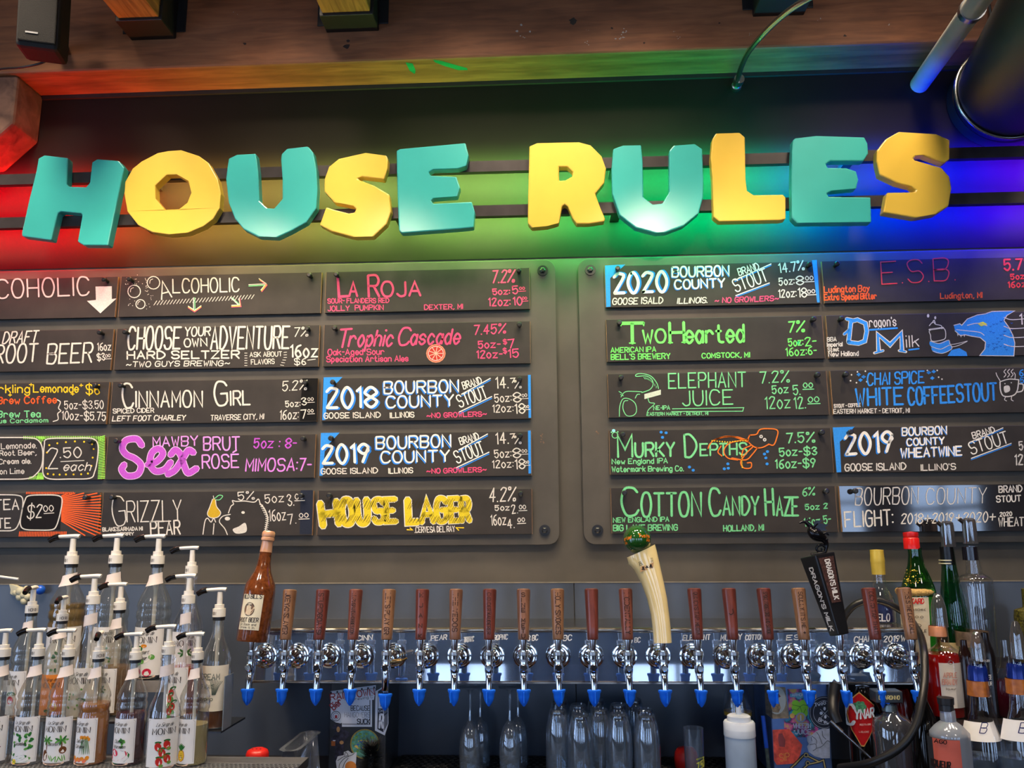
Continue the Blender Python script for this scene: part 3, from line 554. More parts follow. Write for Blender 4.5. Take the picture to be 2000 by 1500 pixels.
b.t_('4.2%',922,1242,1050,1236,68,w=6,slant=.1).t_('5oz',950,1286,1020,1283,26,w=5).t_('2.',1036,1302,1062,1298,42,w=5).t_('16oz',930,1360,1005,1355,50,w=5).t_('4.',1015,1375,1046,1372,44,w=5).sup('00',1072,1104,1278,18,Wc,4).sup('00',1065,1098,1343,18,Wc,4).done()
b=Bd('C',3,0,'blue-edged menu board headed 2020, top row right of the gap')
cr=(236,232,222); B2=(40,128,222)
b.f_([(159,48),(262,43),(186,112),(188,256),(166,258)],BL,1).f_([(1205,22),(1229,20),(1244,234),(1231,235)],BL,1)
b.t_('2020',208,188,472,178,96,cr,15,sh=B2,shd=(8,-3)).t_('BOURBON',500,105,785,98,48,cr,8,sh=B2,shd=(-3,4)).t_('COUNTY',514,165,765,155,42,cr,8,sh=B2,shd=(-3,4)).t_('BRAND',838,98,938,68,34,cr,5).t_('STOUT',822,182,985,122,62,cr,6)
for o,c in((0,cr),(7,B2)): b.s_([(815,122+o),(998,40+o)],c,4.5,2,False).s_([(820,200+o),(990,136+o)],c,4.5,2,False)
b.t_('14.7%',1042,85,1165,68,45,w=6).t_('5oz:',1040,147,1115,142,35,w=5.5).t_('8',1130,145,1162,143,42,w=6).t_('12oz:',1038,210,1125,205,38,w=5.5).t_('18',1137,208,1178,205,44,w=6).sup('00',1172,1210,122,18,Wc,4).sup('00',1183,1220,188,16,Wc,4)
b.t_('GOOSE ISALD',198,245,450,238,30,w=5.5,slant=.1).t_('ILLINOIS.',525,240,675,235,26,w=5,slant=.2).t_('~ NO GROWLERS~',715,237,1035,225,24,PK,5,slant=.1).done()
b=Bd('C',3,1,'menu board for TWO HEARTED in bright green')
b.t_('T',242,440,355,438,100,GR,17).t_('WO',352,438,465,435,62,GR,11).t_('H',488,438,560,436,100,GR,15).t_('earted',568,438,860,432,84,GR,13).t_('7%',1085,385,1165,380,52,GR,8,slant=.1).t_('5oz:',1088,455,1160,450,36,GR,6).t_('2-',1172,455,1228,450,42,GR,6).t_('16oz:6-',1075,505,1228,495,38,GR,6).e_(1137,440,10,9,(40,200,130),2)
b.s_([(240,352),(240,340)],GR,7,3,False).s_([(355,352),(355,338)],GR,7,3,False).s_([(283,440),(312,440)],GR,7,3,False).s_([(480,438),(500,438)],GR,7,3,False).s_([(548,436),(570,436)],GR,7,3,False)
b.t_('AMERICAN IPA',190,488,415,483,24,GR,5).t_("BELL'S BREWERY",190,523,488,518,26,GR,5.5).t_('COMSTOCK, MI',650,515,890,510,23,GR,5.5).done()
b=Bd('C',3,2,'menu board for ELEPHANT JUICE with an elephant line drawing')
b.t_('ELEPHANT',482,668,870,660,74,G2,7).t_('JUICE',552,755,805,748,72,G2,7).t_('7.2%',945,642,1090,635,56,G2,6).t_('5oz',1005,695,1085,690,38,G2,6).t_('5.',1112,700,1145,698,46,G2,6).t_('12oz',970,772,1095,765,58,G2,6).t_('12.',1120,772,1172,766,56,G2,6).sup('00',1162,1208,665,22,G2,5).sup('00',1187,1240,738,24,G2,5)
b.t_('NE-IPA',405,778,487,775,20,G2,4).t_('EASTERN MARKET - DETROIT, MI',372,806,680,802,15,G2,3.2).s_([(500,772),(860,766),(855,784),(495,786)],G2,4,3,False)
for p in([(345,690),(385,675),(402,650),(395,622),(365,606),(318,608),(318,598),(345,594),(390,606),(420,640),(430,670)],[(240,712),(262,686),(310,684),(345,686)],[(232,810),(234,760),(250,722),(282,722),(312,745),(318,785),(300,806),(268,805),(250,770),(256,735),(275,730)],[(375,715),(385,740),(410,746),(378,778),(370,806)],[(312,718),(322,700),(335,698)],[(230,684),(245,694)],[(238,700),(252,706)]): b.s_(p,G2,4)
for i in range(9): b.s_([(355+i*8,612+i*i*.7),(362+i*7,622+i*i*.7)],G2,2.5,3,False)
for i in range(5): b.s_([(360,700+i*5),(440,678+i*5)],(205,214,196),5,3,False)
b.done()
b=Bd('C',3,3,'menu board for MURKY DEPTHS in green with an orange squid')
b.t_('M',226,1015,298,1013,110,G2,11).t_('URKY',312,1013,510,1010,68,G2,11).t_('D',566,1015,622,1012,112,G2,11).t_('EPTHS',642,1008,875,1002,58,G2,9)
O2=(236,120,44)
for p in([(890,905),(925,900),(940,878),(975,872),(1030,880),(1025,925),(1010,955),(985,950)],[(890,905),(882,935),(915,965),(950,968),(985,952)],[(885,940),(800,912),(720,925),(690,950),(680,972)],[(885,925),(790,945),(760,985),(780,1020),(830,1030)],[(905,965),(870,1000),(845,1040),(860,1070),(895,1070),(898,1045),(878,1045)],[(930,968),(905,1000),(870,1030),(800,1020)],[(745,960),(730,990),(750,1010)],[(895,958),(860,975),(850,1010)],[(700,935),(760,912),(830,915),(880,932)]): b.s_(p,O2,6,4)
for i in range(14): b.e_(700+i*13,932+abs(i-6)*-1.2+8,3.5,3.5,YE,5)
for i in range(8): b.e_(849+i*.5,1005+i*9,3,3,YE,5)
for x in((948,912),(966,928)): b.e_(*x,9,9,Wc,5).e_(*x,3.5,3.5,(90,90,90),6)
for x,y in((443,890),(468,893),(450,916),(586,1066),(605,1082),(780,1050),(762,1075),(782,1072),(965,1000),(980,988),(972,1020),(978,1050)): b.e_(x,y,8,7,BL,2)
b.e_(210,905,15,15,G2,3,4).e_(203,882,9,8,(150,220,230),2).e_(224,888,4,4,G2,2).e_(192,890,4,4,G2,2)
b.t_('7.5%',1078,944,1218,938,48,G2,7).t_('5oz-$3',1042,1010,1228,1003,38,G2,7).t_('16oz-$9',1022,1072,1222,1065,42,G2,7).t_('New England IPA',195,1050,475,1046,24,G2,5).t_('Watermark Brewing Co.',195,1090,555,1085,25,G2,5).done()
b=Bd('C',3,4,'menu board for COTTON CANDY HAZE in pale green, behind the tall black tap handle')
g3=(118,206,142)
b.t_('C',250,1312,330,1306,136,g3,12).t_('OTTON',346,1313,645,1310,114,g3,12).t_('C',692,1311,745,1308,132,g3,12).t_('ANDY',757,1308,935,1305,90,g3,11).t_('H',972,1310,1012,1308,132,g3,12).t_('AZE',1028,1311,1135,1310,92,g3,11).t_('6%',1158,1212,1218,1205,38,g3,6,slant=.1)
b.t_('5oz 2',1172,1282,1282,1275,26,g3,6).t_('16oz 5-',1170,1366,1302,1346,38,g3,6).t_('NEW ENGLAND IPA',202,1345,482,1340,22,g3,5).t_('BIG LAKE BREWING',202,1388,525,1385,28,g3,6).t_('HOLLAND, MI',758,1390,960,1385,28,g3,6).done()
b=Bd('D',4,0,'top right menu board reading E.S.B. in thin red, partly cut off')
b.t_('E.S.B.',368,142,738,120,112,RD,5.5).t_('Ludington Bay',78,185,305,178,30,OR,6).t_('Extra Special Bitter',78,223,340,215,28,OR,6).t_('Ludington, MI',665,215,875,210,26,OR,5.5).t_('5.7%',988,70,1130,66,52,RD,9).t_('5oz:3',1020,118,1120,112,26,RD,6).t_('16oz:7',1008,160,1130,152,28,RD,6).done()
b=Bd('D',4,1,'menu board with blue gothic lettering, a baby bottle and a blue dragon head')
for c,wd,l in((Wc,32,1),(BL,24,2)): b.s_([(200,435),(212,330),(245,322),(285,340),(292,380),(282,430),(250,442),(200,436)],c,wd*.75,l,False).s_([(190,318),(225,325)],c,wd*.6,l,False).s_([(178,395),(205,372)],c,wd*.5,l,False)
b.t_('M',352,480,470,474,84,Wc,24,1,jit=0).t_('M',352,480,470,474,84,BL,15,2,jit=0).s_([(330,490),(375,478)],Wc,14,1,False).s_([(334,489),(375,478)],BL,8,2,False).s_([(455,478),(490,484)],Wc,14,1,False).s_([(458,478),(486,483)],BL,8,2,False)
b.t_("ragon's",306,358,440,352,44,w=5.5).s_([(308,373),(445,364)],BL,9,3,False).t_('ilk',494,460,555,456,56,w=5.5).s_([(505,474),(555,468)],BL,8,3,False).t_('BBA',93,432,138,430,20,w=4).t_('Imperial',93,458,168,455,20,w=4).t_('Stout',97,482,152,480,18,w=4).t_('New Holland',100,507,250,503,23,w=4.5)
b.s_([(612,375),(680,365),(690,410),(670,425),(622,430),(614,400),(612,375)],Wc,4).s_([(608,352),(620,338),(630,335),(640,345),(668,352),(672,368)],Wc,4).s_([(608,372),(678,362)],Wc,8,3,False).s_([(622,338),(632,325),(638,340)],Wc,5).e_(602,302,6,9,Wc,2).e_(638,312,5,8,Wc,2)
b.f_([(612,432),(650,442),(700,425),(712,445),(660,468),(615,455)],BL,1,True).f_([(620,462),(665,470),(710,448),(718,470),(670,492),(630,485)],BL,1,True).s_([(612,430),(660,442),(705,425),(715,446),(760,440),(800,430),(755,452),(720,460)],Wc,3).s_([(618,458),(665,470),(712,450),(720,470),(672,492),(625,480)],Wc,3).f_([(700,505),(720,475),(760,465),(795,485),(800,505)],BL,1)
DR=[(732,350),(762,342),(772,350),(800,318),(850,298),(890,292),(925,280),(985,278),(1040,277),(1000,300),(985,325),(1010,360),(1030,400),(1040,440),(1035,505),(862,503),(888,470),(892,435),(865,412),(820,405),(790,398),(765,402),(738,378)]
b.f_(DR,BL,1).s_(DR,Wc,4,3,False).s_([(800,350),(850,340),(900,352)],Wc,4).f_([(848,340),(880,332),(902,345),(870,355)],(226,226,80),3).s_([(745,372),(800,378),(860,385),(885,400)],Wc,3.5)
for i in range(4): b.s_([(985,310+i*45),(1030,322+i*45),(1086+60,310+i*48)],Wc,4)
for i in range(30): x=random.uniform(900,1025); y=random.uniform(300,495); b.s_([(x,y),(x+5,y+4),(x+10,y)],(20,80,160),2.5,3)
for x,y in((752,392),(768,398),(785,396)): b.f_([(x-4,y),(x+5,y),(x,y+14)],Wc,3)
b.t_('11%',1068,345,1150,340,50,w=7).done()
b=Bd('D',4,2,'menu board for CHAI SPICE WHITE COFFEE STOUT in blue with a shouting mug')
b.t_('CHAI SPICE',297,652,580,640,58,BL,8,slant=.05).t_('WHITE',240,757,475,748,84,BL,11).t_('COFFEE',505,750,735,738,82,BL,11).t_('STOUT',748,735,948,726,84,BL,11).t_('STOUT - COFFEE',128,766,260,760,16,w=4).t_('EASTERN MARKET - DETROIT, MI',125,796,507,790,21,w=4)
for x,y in((250,600),(275,612),(260,628),(605,590),(630,585),(622,618)): b.t_('*',x-8,y+10,x+10,y+9,22,BL,5)
for x,y in((215,600),(210,630),(240,640),(285,582),(292,635),(598,578),(648,578),(655,612),(672,622),(245,585)): b.e_(x,y,4,4,Wc,2)
b.s_([(965,635),(968,680),(985,708),(1030,705),(1052,680),(1060,625)],Wc,6).s_([(965,635),(1010,622),(1060,625)],Wc,5).s_([(1058,645),(1082,650),(1078,680),(1052,688)],Wc,6).s_([(965,630),(950,605),(945,590)],Wc,4).s_([(1040,622),(1042,600),(1035,588)],Wc,4)
for i in range(3): b.s_([(985+i*18,612),(995+i*18,598),(985+i*18,585),(995+i*18,572)],Wc,4)
b.f_([(985,660),(1010,655),(1015,680),(990,690)],Wc,2,True).e_(990,645,3,3,Wc,2).e_(1022,640,3,3,Wc,2).s_([(995,708),(988,725),(998,732)],Wc,4).s_([(1025,705),(1022,725),(1032,732)],Wc,4).t_('6.5%',1064,605,1150,600,30,BL,6).t_('5oz',1070,640,1130,636,24,BL,5).done()
b=Bd('D',4,3,'blue-cornered menu board headed 2019 WHEATWINE')
b.f_([(120,866),(230,862),(196,902),(156,938),(163,1092),(140,1093)],BL,1).t_('2019',190,1002,425,985,98,cr,15,sh=B2,shd=(-6,5)).t_('BOURBON',472,906,695,898,38,cr,7,sh=B2,shd=(-3,3)).t_('COUNTY',497,957,683,948,33,cr,7,sh=B2,shd=(-3,3)).t_('WHEATWINE',467,1017,772,1005,44,cr,8,sh=B2,shd=(-3,4))
b.t_('BRAND',830,922,940,890,30,cr,5).t_('STOUT',822,1002,1010,942,60,cr,6)
for o,c in((0,cr),(7,B2)): b.s_([(815,940+o),(980,868+o)],c,4.5,2,False).s_([(820,1022+o),(1022,946+o)],c,4.5,2,False)
b.t_('GOOSE ISLAND',182,1085,488,1078,33,w=6).t_("ILLINO'S",567,1083,740,1078,29,w=5.5).t_('5oz:8',1065,980,1160,972,42,w=6).t_('12oz:18',1042,1055,1200,1050,50,w=7).done()
b=Bd('D',4,4,'shiny black menu board for a BOURBON COUNTY flight, glare across its middle')
gy=(200,196,192)
b.t_('BOURBON',234,1257,550,1250,82,gy,6,slant=.05).t_('COUNTY',592,1252,895,1246,76,gy,5,slant=.05).t_('BRAND',960,1195,1075,1190,32,w=6).t_('STOUT',948,1243,1070,1238,30,w=6).t_('FLIGHT:',184,1370,425,1357,76,w=8).t_('2018+2019+2020+',466,1352,940,1342,48,w=6,slant=.1).t_('2020',965,1315,1025,1312,19,w=5).t_('WHEATWINE',960,1365,1170,1360,42,w=6).done()
# ------------------------------------------------------------------ tap tower
TY=-.22; ztt=P(1000,1226,TY).z; ztb=P(1000,1335,TY).z; tx0=P(486,1280,TY).x; tx1=P(1789,1280,TY).x
TSTEEL=mat('polished_steel',(205,208,212),.035,1,var=.05,scale=2.5)
def blue_sheen(m):  # rough blue layer stands in for bluish light reflected by the steel
    nt=m.node_tree; b=nt.nodes['Principled BSDF']; g=nt.nodes.new('ShaderNodeBsdfGlossy'); g.inputs[0].default_value=(.36,.50,.74,1); g.inputs['Roughness'].default_value=.5
    mx=nt.nodes.new('ShaderNodeMixShader'); mx.inputs[0].default_value=.24; nt.links.new(b.outputs[0],mx.inputs[1]); nt.links.new(g.outputs[0],mx.inputs[2]); nt.links.new(mx.outputs[0],nt.nodes['Material Output'].inputs[0])
blue_sheen(TSTEEL)
tw=thing('tap_tower','long polished steel draft tower box on the wall, holding the whole row of taps','tap tower',((tx0+tx1)/2,TY,ztb))
MB().box((tx0,TY+.003,ztb+.004),(tx1,WY-.0075,ztt-.012)).build('tower_body',TSTEEL,tw,bevel=.002)
MB().box((tx0-.002,TY,ztt-.0125),(tx1+.002,WY-.0075,ztt)).build('top_edge',mat('top_steel',(190,182,170),.22,1,var=.05,scale=9),tw,bevel=.005)
MB().box((tx0-.001,TY-.001,ztb),(tx1+.001,TY+.012,ztb+.004)).build('bottom_lip',mat('lip_steel',(180,170,160),.25,1,var=.05),tw)
zf=P(1090,1281,TY).z; tX=[P(518,1282,TY).x+i*(P(1749.5,1277,TY).x-P(518,1282,TY).x)/19 for i in range(20)]
# marker scribbles on the steel
sc=MB(); fT=lambda p:P(p.x,p.y,TY+.0022)
for tx,x0,x1,y,h in(('CINN',697,727,1251,9),('PEAR',842,872,1251,9),('TROPHIC',906,925,1254,9),('ROPHIC',965,991,1250,9),('18 BC',1028,1050,1252,10),('19 BC',1084,1116,1252,10),('20 BC',1226,1250,1256,9),('ELEPHANT',1334,1386,1251,10),('MURKY',1408,1448,1251,11),('COTTON',1456,1490,1250,9),('ESB',1536,1576,1250,9),('CHAI',1668,1696,1255,11),('2019W',1726,1768,1254,11)):
    text(sc,tx,(x0,y),(x1,y-2),h,1.9,fT,0,(.1,-1),.3)
sc.build('marker_writing',ink((225,225,225)),tw,fix=False)['kind']='stuff'
# ------------------------------------------------------------------ one tap, in its own coordinates: origin at the flange centre, -Y towards the room
def lm(fn): m=MB(); fn(m); return m
MESH={}
def shared(key,mb,mats,name,parent,smooth=35,bevel=0,loc=(0,0,0),rot=0):
    if key not in MESH:
        o=mb().build(name,mats,parent,local=True,smooth=smooth,bevel=bevel); MESH[key]=o
    else:
        s=MESH[key]; o=s.copy(); o.name=name; C.objects.link(o); o.parent=parent
    o.location=loc; o.rotation_euler=(0,0,rot); WO[o.name]=WO.get(parent.name,Vector())+Vector(loc); return o
def ringprof(): return [(0,0),(.0335,0),(.034,.003),(.0325,.006),(.029,.0065),(.028,.010),(.0265,.0115),(.0235,.0118),(.0225,.016),(.021,.0175),(.018,.018),(.0165,.023),(.013,.0245),(.0115,.060),(.0125,.062),(.0125,.072),(0,.072)]
def flange(): return MB().lathe([(r,-y) for r,y in ringprof()],28,axis='Y')
def shank(): return MB().lathe([(.0105,-.070),(.0135,-.072),(.0135,-.084),(.010,-.086),(.010,-.100)],6,axis='Y').lathe([(.009,-.080),(.009,-.112)],16,axis='Y')
BYY=-.112
def body():
    m=MB().lathe([(0,-.030),(.0095,-.030),(.0115,-.022),(.0120,-.010),(.0105,.002),(.0098,.006),(.0125,.008),(.0125,.017),(.0098,.019),(.0075,.024),(.0075,.030),(0,.030)],20,(0,BYY,0))
    return m.lathe([(0,-.022),(.0070,-.022),(.0092,-.020),(.0092,-.014),(.007,-.012),(.007,.0)],18,(0,BYY,-.012),axis='Y')
def collar(): return MB().lathe([(.0105,.0),(.0128,.001),(.0128,.0085),(.0105,.0095)],22,(0,BYY,.0175)).lathe([(.0095,0),(.0108,.001),(.0108,.006),(.0095,.007)],22,(0,BYY,.0005))
def spout(L=.052):
    return MB().tube([(0,BYY,-.020),(0,BYY-.001,-.032),(0,BYY-.006,-.044),(0,BYY-.012,-.020-L)],lambda t:.0105-.002*t,18)
def cap():
    c=(0,BYY-.013,-.020-.046); m=MB().lathe([(.0095,.001),(.0178,-.000),(.0182,-.004),(.0152,-.009),(.0146,-.017),(.0122,-.026),(.0078,-.034),(.0024,-.0405),(0,-.041)],22,c,sy=.66)
    return m.box((c[0]-.0012,c[1]-.016,c[2]-.030),(c[0]+.0012,c[1],c[2]-.004))
def ferrule(): return MB().lathe([(0,0),(.0070,0),(.0075,.004),(.0080,.010),(.0100,.0265),(.0100,.0285),(0,.0285)],18,(0,BYY,.028))
HW={'w':('walnut_handle',(140,98,76),(98,66,50)),'m':('mahogany_handle',(118,56,44),(76,34,28)),'o':('oak_handle',(152,110,78),(106,72,50)),'k':('cherry_handle',(130,72,56),(88,46,36))}
TILT=Matrix.Rotation(R(-10),3,'X')
HZ=.0555
def hfun(r0,r1,H):
    def f(p):  # p.x across, p.y up from handle base
        r=r0+(r1-r0)*p.y/H; x=max(-r*.9,min(r*.9,p.x)); return Vector((0,BYY,HZ))+TILT@Vector((x,-math.sqrt(r*r-x*x)-.0004,p.y))
    return f
def handle():
    return MB().lathe([(0,0),(.0135,0),(.0148,.002),(.0150,.03),(.0182,.122),(.0180,.1265),(.0160,.129),(0,.129)],24,(0,BYY,HZ),rot=TILT)
H=.129
TAPS=[('bottle','','tap with a tall handle shaped like a brown root beer bottle, far left'),
('o','JOEYKINSLAYER','tap beside the bottle-shaped handle, brown wooden handle with downward engraving'),
('m','STUPIDGOATS!','tap with reddish wooden handle engraved STUPIDGOATS!'),
('k','LEAPINGPANDAHOBBIES.COM','tap with reddish handle engraved in very small narrow letters, fourth from the left'),
('o',"LET'S PLAY GR","tap with brown handle engraved LET'S PLAY GR and a longer straight spout"),
('m','#EJANK','tap with reddish handle engraved EJANK in stacked letters'),
('w','THE VEDOS','tap with pale brown handle engraved THE VEDOS'),
('m','CHOWDER KAUDERER','tap with dark red handle and small downward engraving, above the first hanging flute glasses'),
('w','#SINE METU','tap with brown handle engraved SINE METU in stacked letters'),
('o','HOLY SMOKES','tap with striped pale brown handle engraved HOLY SMOKES'),
('m','','tap with plain dark red handle without any engraving'),
('k','INCIDENTALLY','tap with reddish handle engraved INCIDENTALLY'),
('bells','','tap with a tall curved cream handle topped by a green ball'),
('m',"QUINCY'S TAP. MEOW!",'tap with red-brown handle just right of the tall cream handle'),
('m','@','tap with reddish handle marked only with a small hook shape'),
('m','SPOKE FROG LORD AND SAVIOR','tap with reddish handle in tiny engraving, third left of the tall black handle'),
('o',"SCULLY. IT'S ME. *",'tap with tan brown handle just left of the tall black handle'),
('dragon','','tap with a tall square black handle topped by a small winged dragon figure'),
('m',"C&D. I'D TAP THAT!","tap with red-brown handle just right of the tall black handle"),
('o','THIS IS THE LAST CALL','rightmost tap, with a golden brown wooden handle')]
ENG=mat('engraving',(48,24,16),.8,var=0)
for i,(k,tx,lab) in enumerate(TAPS):
    t=thing('beer_tap',lab,'tap',(tX[i],TY+.0028,zf),'beer taps along the steel tower')
    sh=lambda key,f,m,n,**q: shared(key,f,m,n,t,**q)
    sh('flange',flange,CHROME,'flange'); sh('shank',shank,CHROME,'shank'); sh('body',body,CHROME,'faucet_body'); sh('collar',collar,mat('satin_collar',(170,172,176),.35,.9,var=.04),'collar')
    dz=.0
    if i==4:
        sh('spoutL',lambda:MB().lathe([(0,-.012),(.0085,-.012),(.0098,-.022),(.0092,-.070),(.0082,-.072),(0,-.072)],18,(0,BYY-.004,0)),CHROME,'spout'); dz=-.013
        sh('lever',lambda:MB().tube([(.008,BYY+.03,-.004),(.036,BYY+.03,-.001)],.0058,12,sm=False).tube([(.036,BYY+.03,-.001),(.050,BYY+.03,.006)],.0028,8,sm=False),mat('brass_knob',(190,160,110),.18,1,var=0),'flow_lever')
    else: sh('spout',spout,CHROME,'spout')
    o=sh('cap',cap,BLUEC,'spout_cap',loc=(0,(.009 if i==4 else 0),dz))
    a=[8,-22,5,-10,14,-4,-30,-16,3,28,6,-34,10,-42,8,35,-38,80,62,-20][i]
    Mz=Matrix.Rotation(R(a),3,'Z'); pv=Vector((0,BYY-.013,0)); o.rotation_euler=(0,0,R(a)); o.location=Vector(o.location)+pv-Mz@pv
    f=sh('ferrule',ferrule,mat('satin_chrome',(205,206,210),.16,1,var=0),'ferrule')
    if k in HW:
        nm,c1,c2=HW[k]
        h=sh('handle'+k,handle,wood(nm,c1,c2,14,.38,(6,6,.9),.2,coat=.35),'tap_handle')
        e=MB(); fn=hfun(.0150,.0182,H)
        if tx.startswith('#'):
            w=tx[1:]; ys=[.112-j*.104/(len(w)-1)*(1) for j in range(len(w))]
            for ch,y in zip(w,ys):
                if ch!=' ': text(e,ch,(-.0046,y-.004),(.0042,y-.004),.0095,.0021,fn,0,(0,1))
        elif tx=='@': ribbon(e,crom([Vector(q) for q in((.002,.075),(.003,.066),(-.003,.062),(-.007,.064))],5),.0022,fn)
        elif tx:
            n=len(tx); hh=.0125 if n<14 else .0098; L=.104 if n>10 else .098
            text(e,tx,(-.0055,.118),(-.0055,.118-L),hh,.0020 if n<14 else .0014,fn,0,(1,0))
        if e.v:
            o=e.build('engraved_lettering',ENG,h,local=True,fix=False); o['kind']='stuff'
    elif k=='bottle':
        Tb=Matrix.Rotation(R(-7),3,'X')@Matrix.Rotation(R(4),3,'Y')
        BR=wood('speckled_brown',(128,70,34),(86,42,20),90,.15,(1,1,1),.05,coat=1.)
        pr=[(0,0),(.040,0),(.042,.004),(.0415,.128),(.039,.148),(.030,.166),(.022,.184),(.0175,.205),(.0160,.235)]
        c0=(0,BYY,HZ-.005)
        MB().lathe(pr,32,c0,rot=Tb).build('tap_handle',BR,t,local=True,smooth=40); 
        MB().lathe([(.0165,.234),(.0150,.262),(.0158,.264),(.0180,.266),(.0180,.272),(.0162,.274),(.0178,.277),(.0178,.287),(.0150,.291),(0,.291)],26,c0,rot=Tb).build('bottle_mouth',mat('mouth_tan',(196,146,112),.15,coat=.8),t,local=True,smooth=40)
        c0=Vector(c0)
        def cf(off): return lambda p:c0+Tb@Vector(((.0421+off)*math.sin(p.x/.042),-(.0421+off)*math.cos(p.x/.042),p.y))
        q=cf(.0003); lb=MB(); N=12; vs=[q(Vector((-.033+.060*i2/N,z))) for z in(.030,.120) for i2 in range(N+1)]
        lb.add(vs,[(i2,i2+1,i2+N+2,i2+N+1) for i2 in range(N)]); lb.build('bottle_label',mat('cream_label',(214,206,180),.35,var=.04),t,local=True)
        e=MB(); q=cf(.0006)
        text(e,"WILD BILL'S",(-.031,.108),(.022,.111),.010,.0017,q,0,(0,1)); text(e,'ROOT BEER',(-.031,.049),(.022,.051),.0100,.0018,q,0,(0,1)); text(e,'Sit Back and',(-.028,.041),(.018,.041),.0055,.0009,q,0,(0,1)); text(e,'Drink It In.',(-.026,.033),(.016,.033),.0055,.0009,q,0,(0,1))
        e.build('label_lettering',mat('label_ink',(40,34,32),.7,var=0),t,local=True,fix=False)['kind']='stuff'
        e=MB()
        def disc(m,cx,cy,rx,ry,f,n=18,mi=0): m.add([f(Vector((cx+rx*math.cos(6.283*j/n),cy+ry*math.sin(6.283*j/n)))) for j in range(n)],[tuple(range(n))],mi)
        disc(e,-.006,.082,.0145,.018,cf(.0005),mi=0); disc(e,-.006,.082,.013,.0165,cf(.0006),mi=1); disc(e,-.007,.088,.005,.006,cf(.0008),mi=2); e.add([cf(.0008)(Vector(p)) for p in((-.016,.070),(-.012,.082),(-.006,.085),(.002,.081),(.006,.089),(.009,.087),(.003,.073),(-.004,.068))],[tuple(range(8))],2); disc(e,-.0075,.0925,.0075,.0018,cf(.0009),mi=0)
        e.build('label_picture',[mat('label_ink',(0,0,0)),mat('picture_brown',(120,92,72),.6,var=.3),mat('picture_cream',(210,190,160),.6)],t,local=True,fix=False)
    elif k=='bells':
        # bowed cream horn: sections swept along a curve leaning left as it rises
        S=[(0,0,.0235,.020),(-.001,.03,.0235,.020),(-.004,.07,.024,.020),(-.010,.11,.0265,.020),(-.020,.15,.030,.021),(-.033,.19,.0345,.022),(-.043,.215,.038,.023),(-.047,.232,.038,.022)]
        m=MB(); N=20; vs=[]
        for j,(x,z,a,bq) in enumerate(S):
            for q in range(N):
                an=6.283*q/N; ex=math.copysign(abs(math.cos(an))**.8,math.cos(an)); vs.append((x+a*ex,BYY+.012*z/.23+bq*math.sin(an),HZ-.006+z+(.45*a*ex if j>=6 else .2*a*ex if j==5 else 0)))
        m.add(vs,[(j*N+q,j*N+(q+1)%N,(j+1)*N+(q+1)%N,(j+1)*N+q) for j in range(len(S)-1) for q in range(N)]+[tuple(range(N))[::-1],tuple((len(S)-1)*N+q for q in range(N))])
        h=m.build('tap_handle',mat('cream_gloss',(228,206,146),.12,var=.03,coat=.8),t,local=True,smooth=50)
        bc=Vector((-.056,BYY+.012,HZ-.006+.262)); m=MB().lathe([(.037*math.cos(R(a)),.037*math.sin(R(a))) for a in range(-90,91,10)],28,bc)
        bl=m.build('ball_knob',mat('green_gloss',(32,82,28),.08,var=.15,scale=20,coat=1),t,local=True,smooth=60)
        e=MB(); bf=lambda p:bc+Vector((.0374*math.sin(p.x/.037)*math.cos(p.y/.037),-.0374*math.cos(p.x/.037)*math.cos(p.y/.037),.0374*math.sin(p.y/.037)))
        text(e,'Two He',(.001,.006),(.036,.004),.0085,.0018,bf,0,(0,1)); text(e,'Ale',(.023,-.005),(.036,-.006),.0075,.0016,bf,0,(0,1)); text(e,'arted',(-.045,-.004),(-.020,.002),.0085,.0018,bf,0,(0,1)); text(e,'Ale',(-.045,-.014),(-.034,-.012),.007,.0015,bf,0,(0,1))
        e.build('orange_lettering',ink((226,120,34)),bl,local=True,fix=False)['kind']='stuff'
        def hf(off):
            def g(p):
                x,z=p.x,p.y; b0=Vector((x,BYY+.012*z/.23-.0205-off,HZ-.006+z)); return b0
            return g
        e=MB(); cx=-.034; pts=lambda L:[hf(.0012)(Vector((cx+a,.190+b))) for a,b in L]
        e.add(pts([(-.019,-.012),(.015,-.001),(.017,.013),(-.017,.002)]),[(0,1,2,3)],0)
        for a,b in((-.011,-.004),(-.001,.001),(.009,.002)): 
            e.add([hf(.0016)(Vector((cx+a+.003*math.cos(6.28*q/10),.190+b+.003+.0032*math.sin(6.28*q/10)))) for q in range(10)],[tuple(range(10))],1); e.add([hf(.0016)(Vector((cx+a+.005*math.cos(6.28*q/10),.190+b-.001+.0015*math.sin(6.28*q/10)))) for q in range(10)],[tuple(range(10))],1)
        e.build('label_picture',[mat('kraft_print',(186,146,98),.5),mat('print_black',(30,20,16),.6,var=0)],h,local=True,fix=False)
        e=MB(); text(e,"BELL'S",(cx-.019,.1945),(cx+.014,.205),.0085,.0009,hf(.0012),0,(-.3,1)); ribbon(e,[Vector((cx-.0195,.193)),Vector((cx-.021,.203)),Vector((cx+.014,.214)),Vector((cx+.016,.204))],.0005,hf(.0012))
        e.build('brand_lettering',mat('print_black',(0,0,0)),h,local=True,fix=False)['kind']='stuff'
    else:
        # square tapering black handle, leaning left and back
        Td=Matrix.Rotation(R(-10),3,'Y')@Matrix.Rotation(R(-6),3,'X')@Matrix.Rotation(R(22),3,'Z'); c0=Vector((0,BYY,HZ+.012))
        MB().lathe([(0,-.02),(.0088,-.02),(.0100,.004),(0,.004)],16,c0).build('ferrule_extension',CHROME,t,local=True,smooth=40)
        w0,w1,Hd=.0175,.032,.205
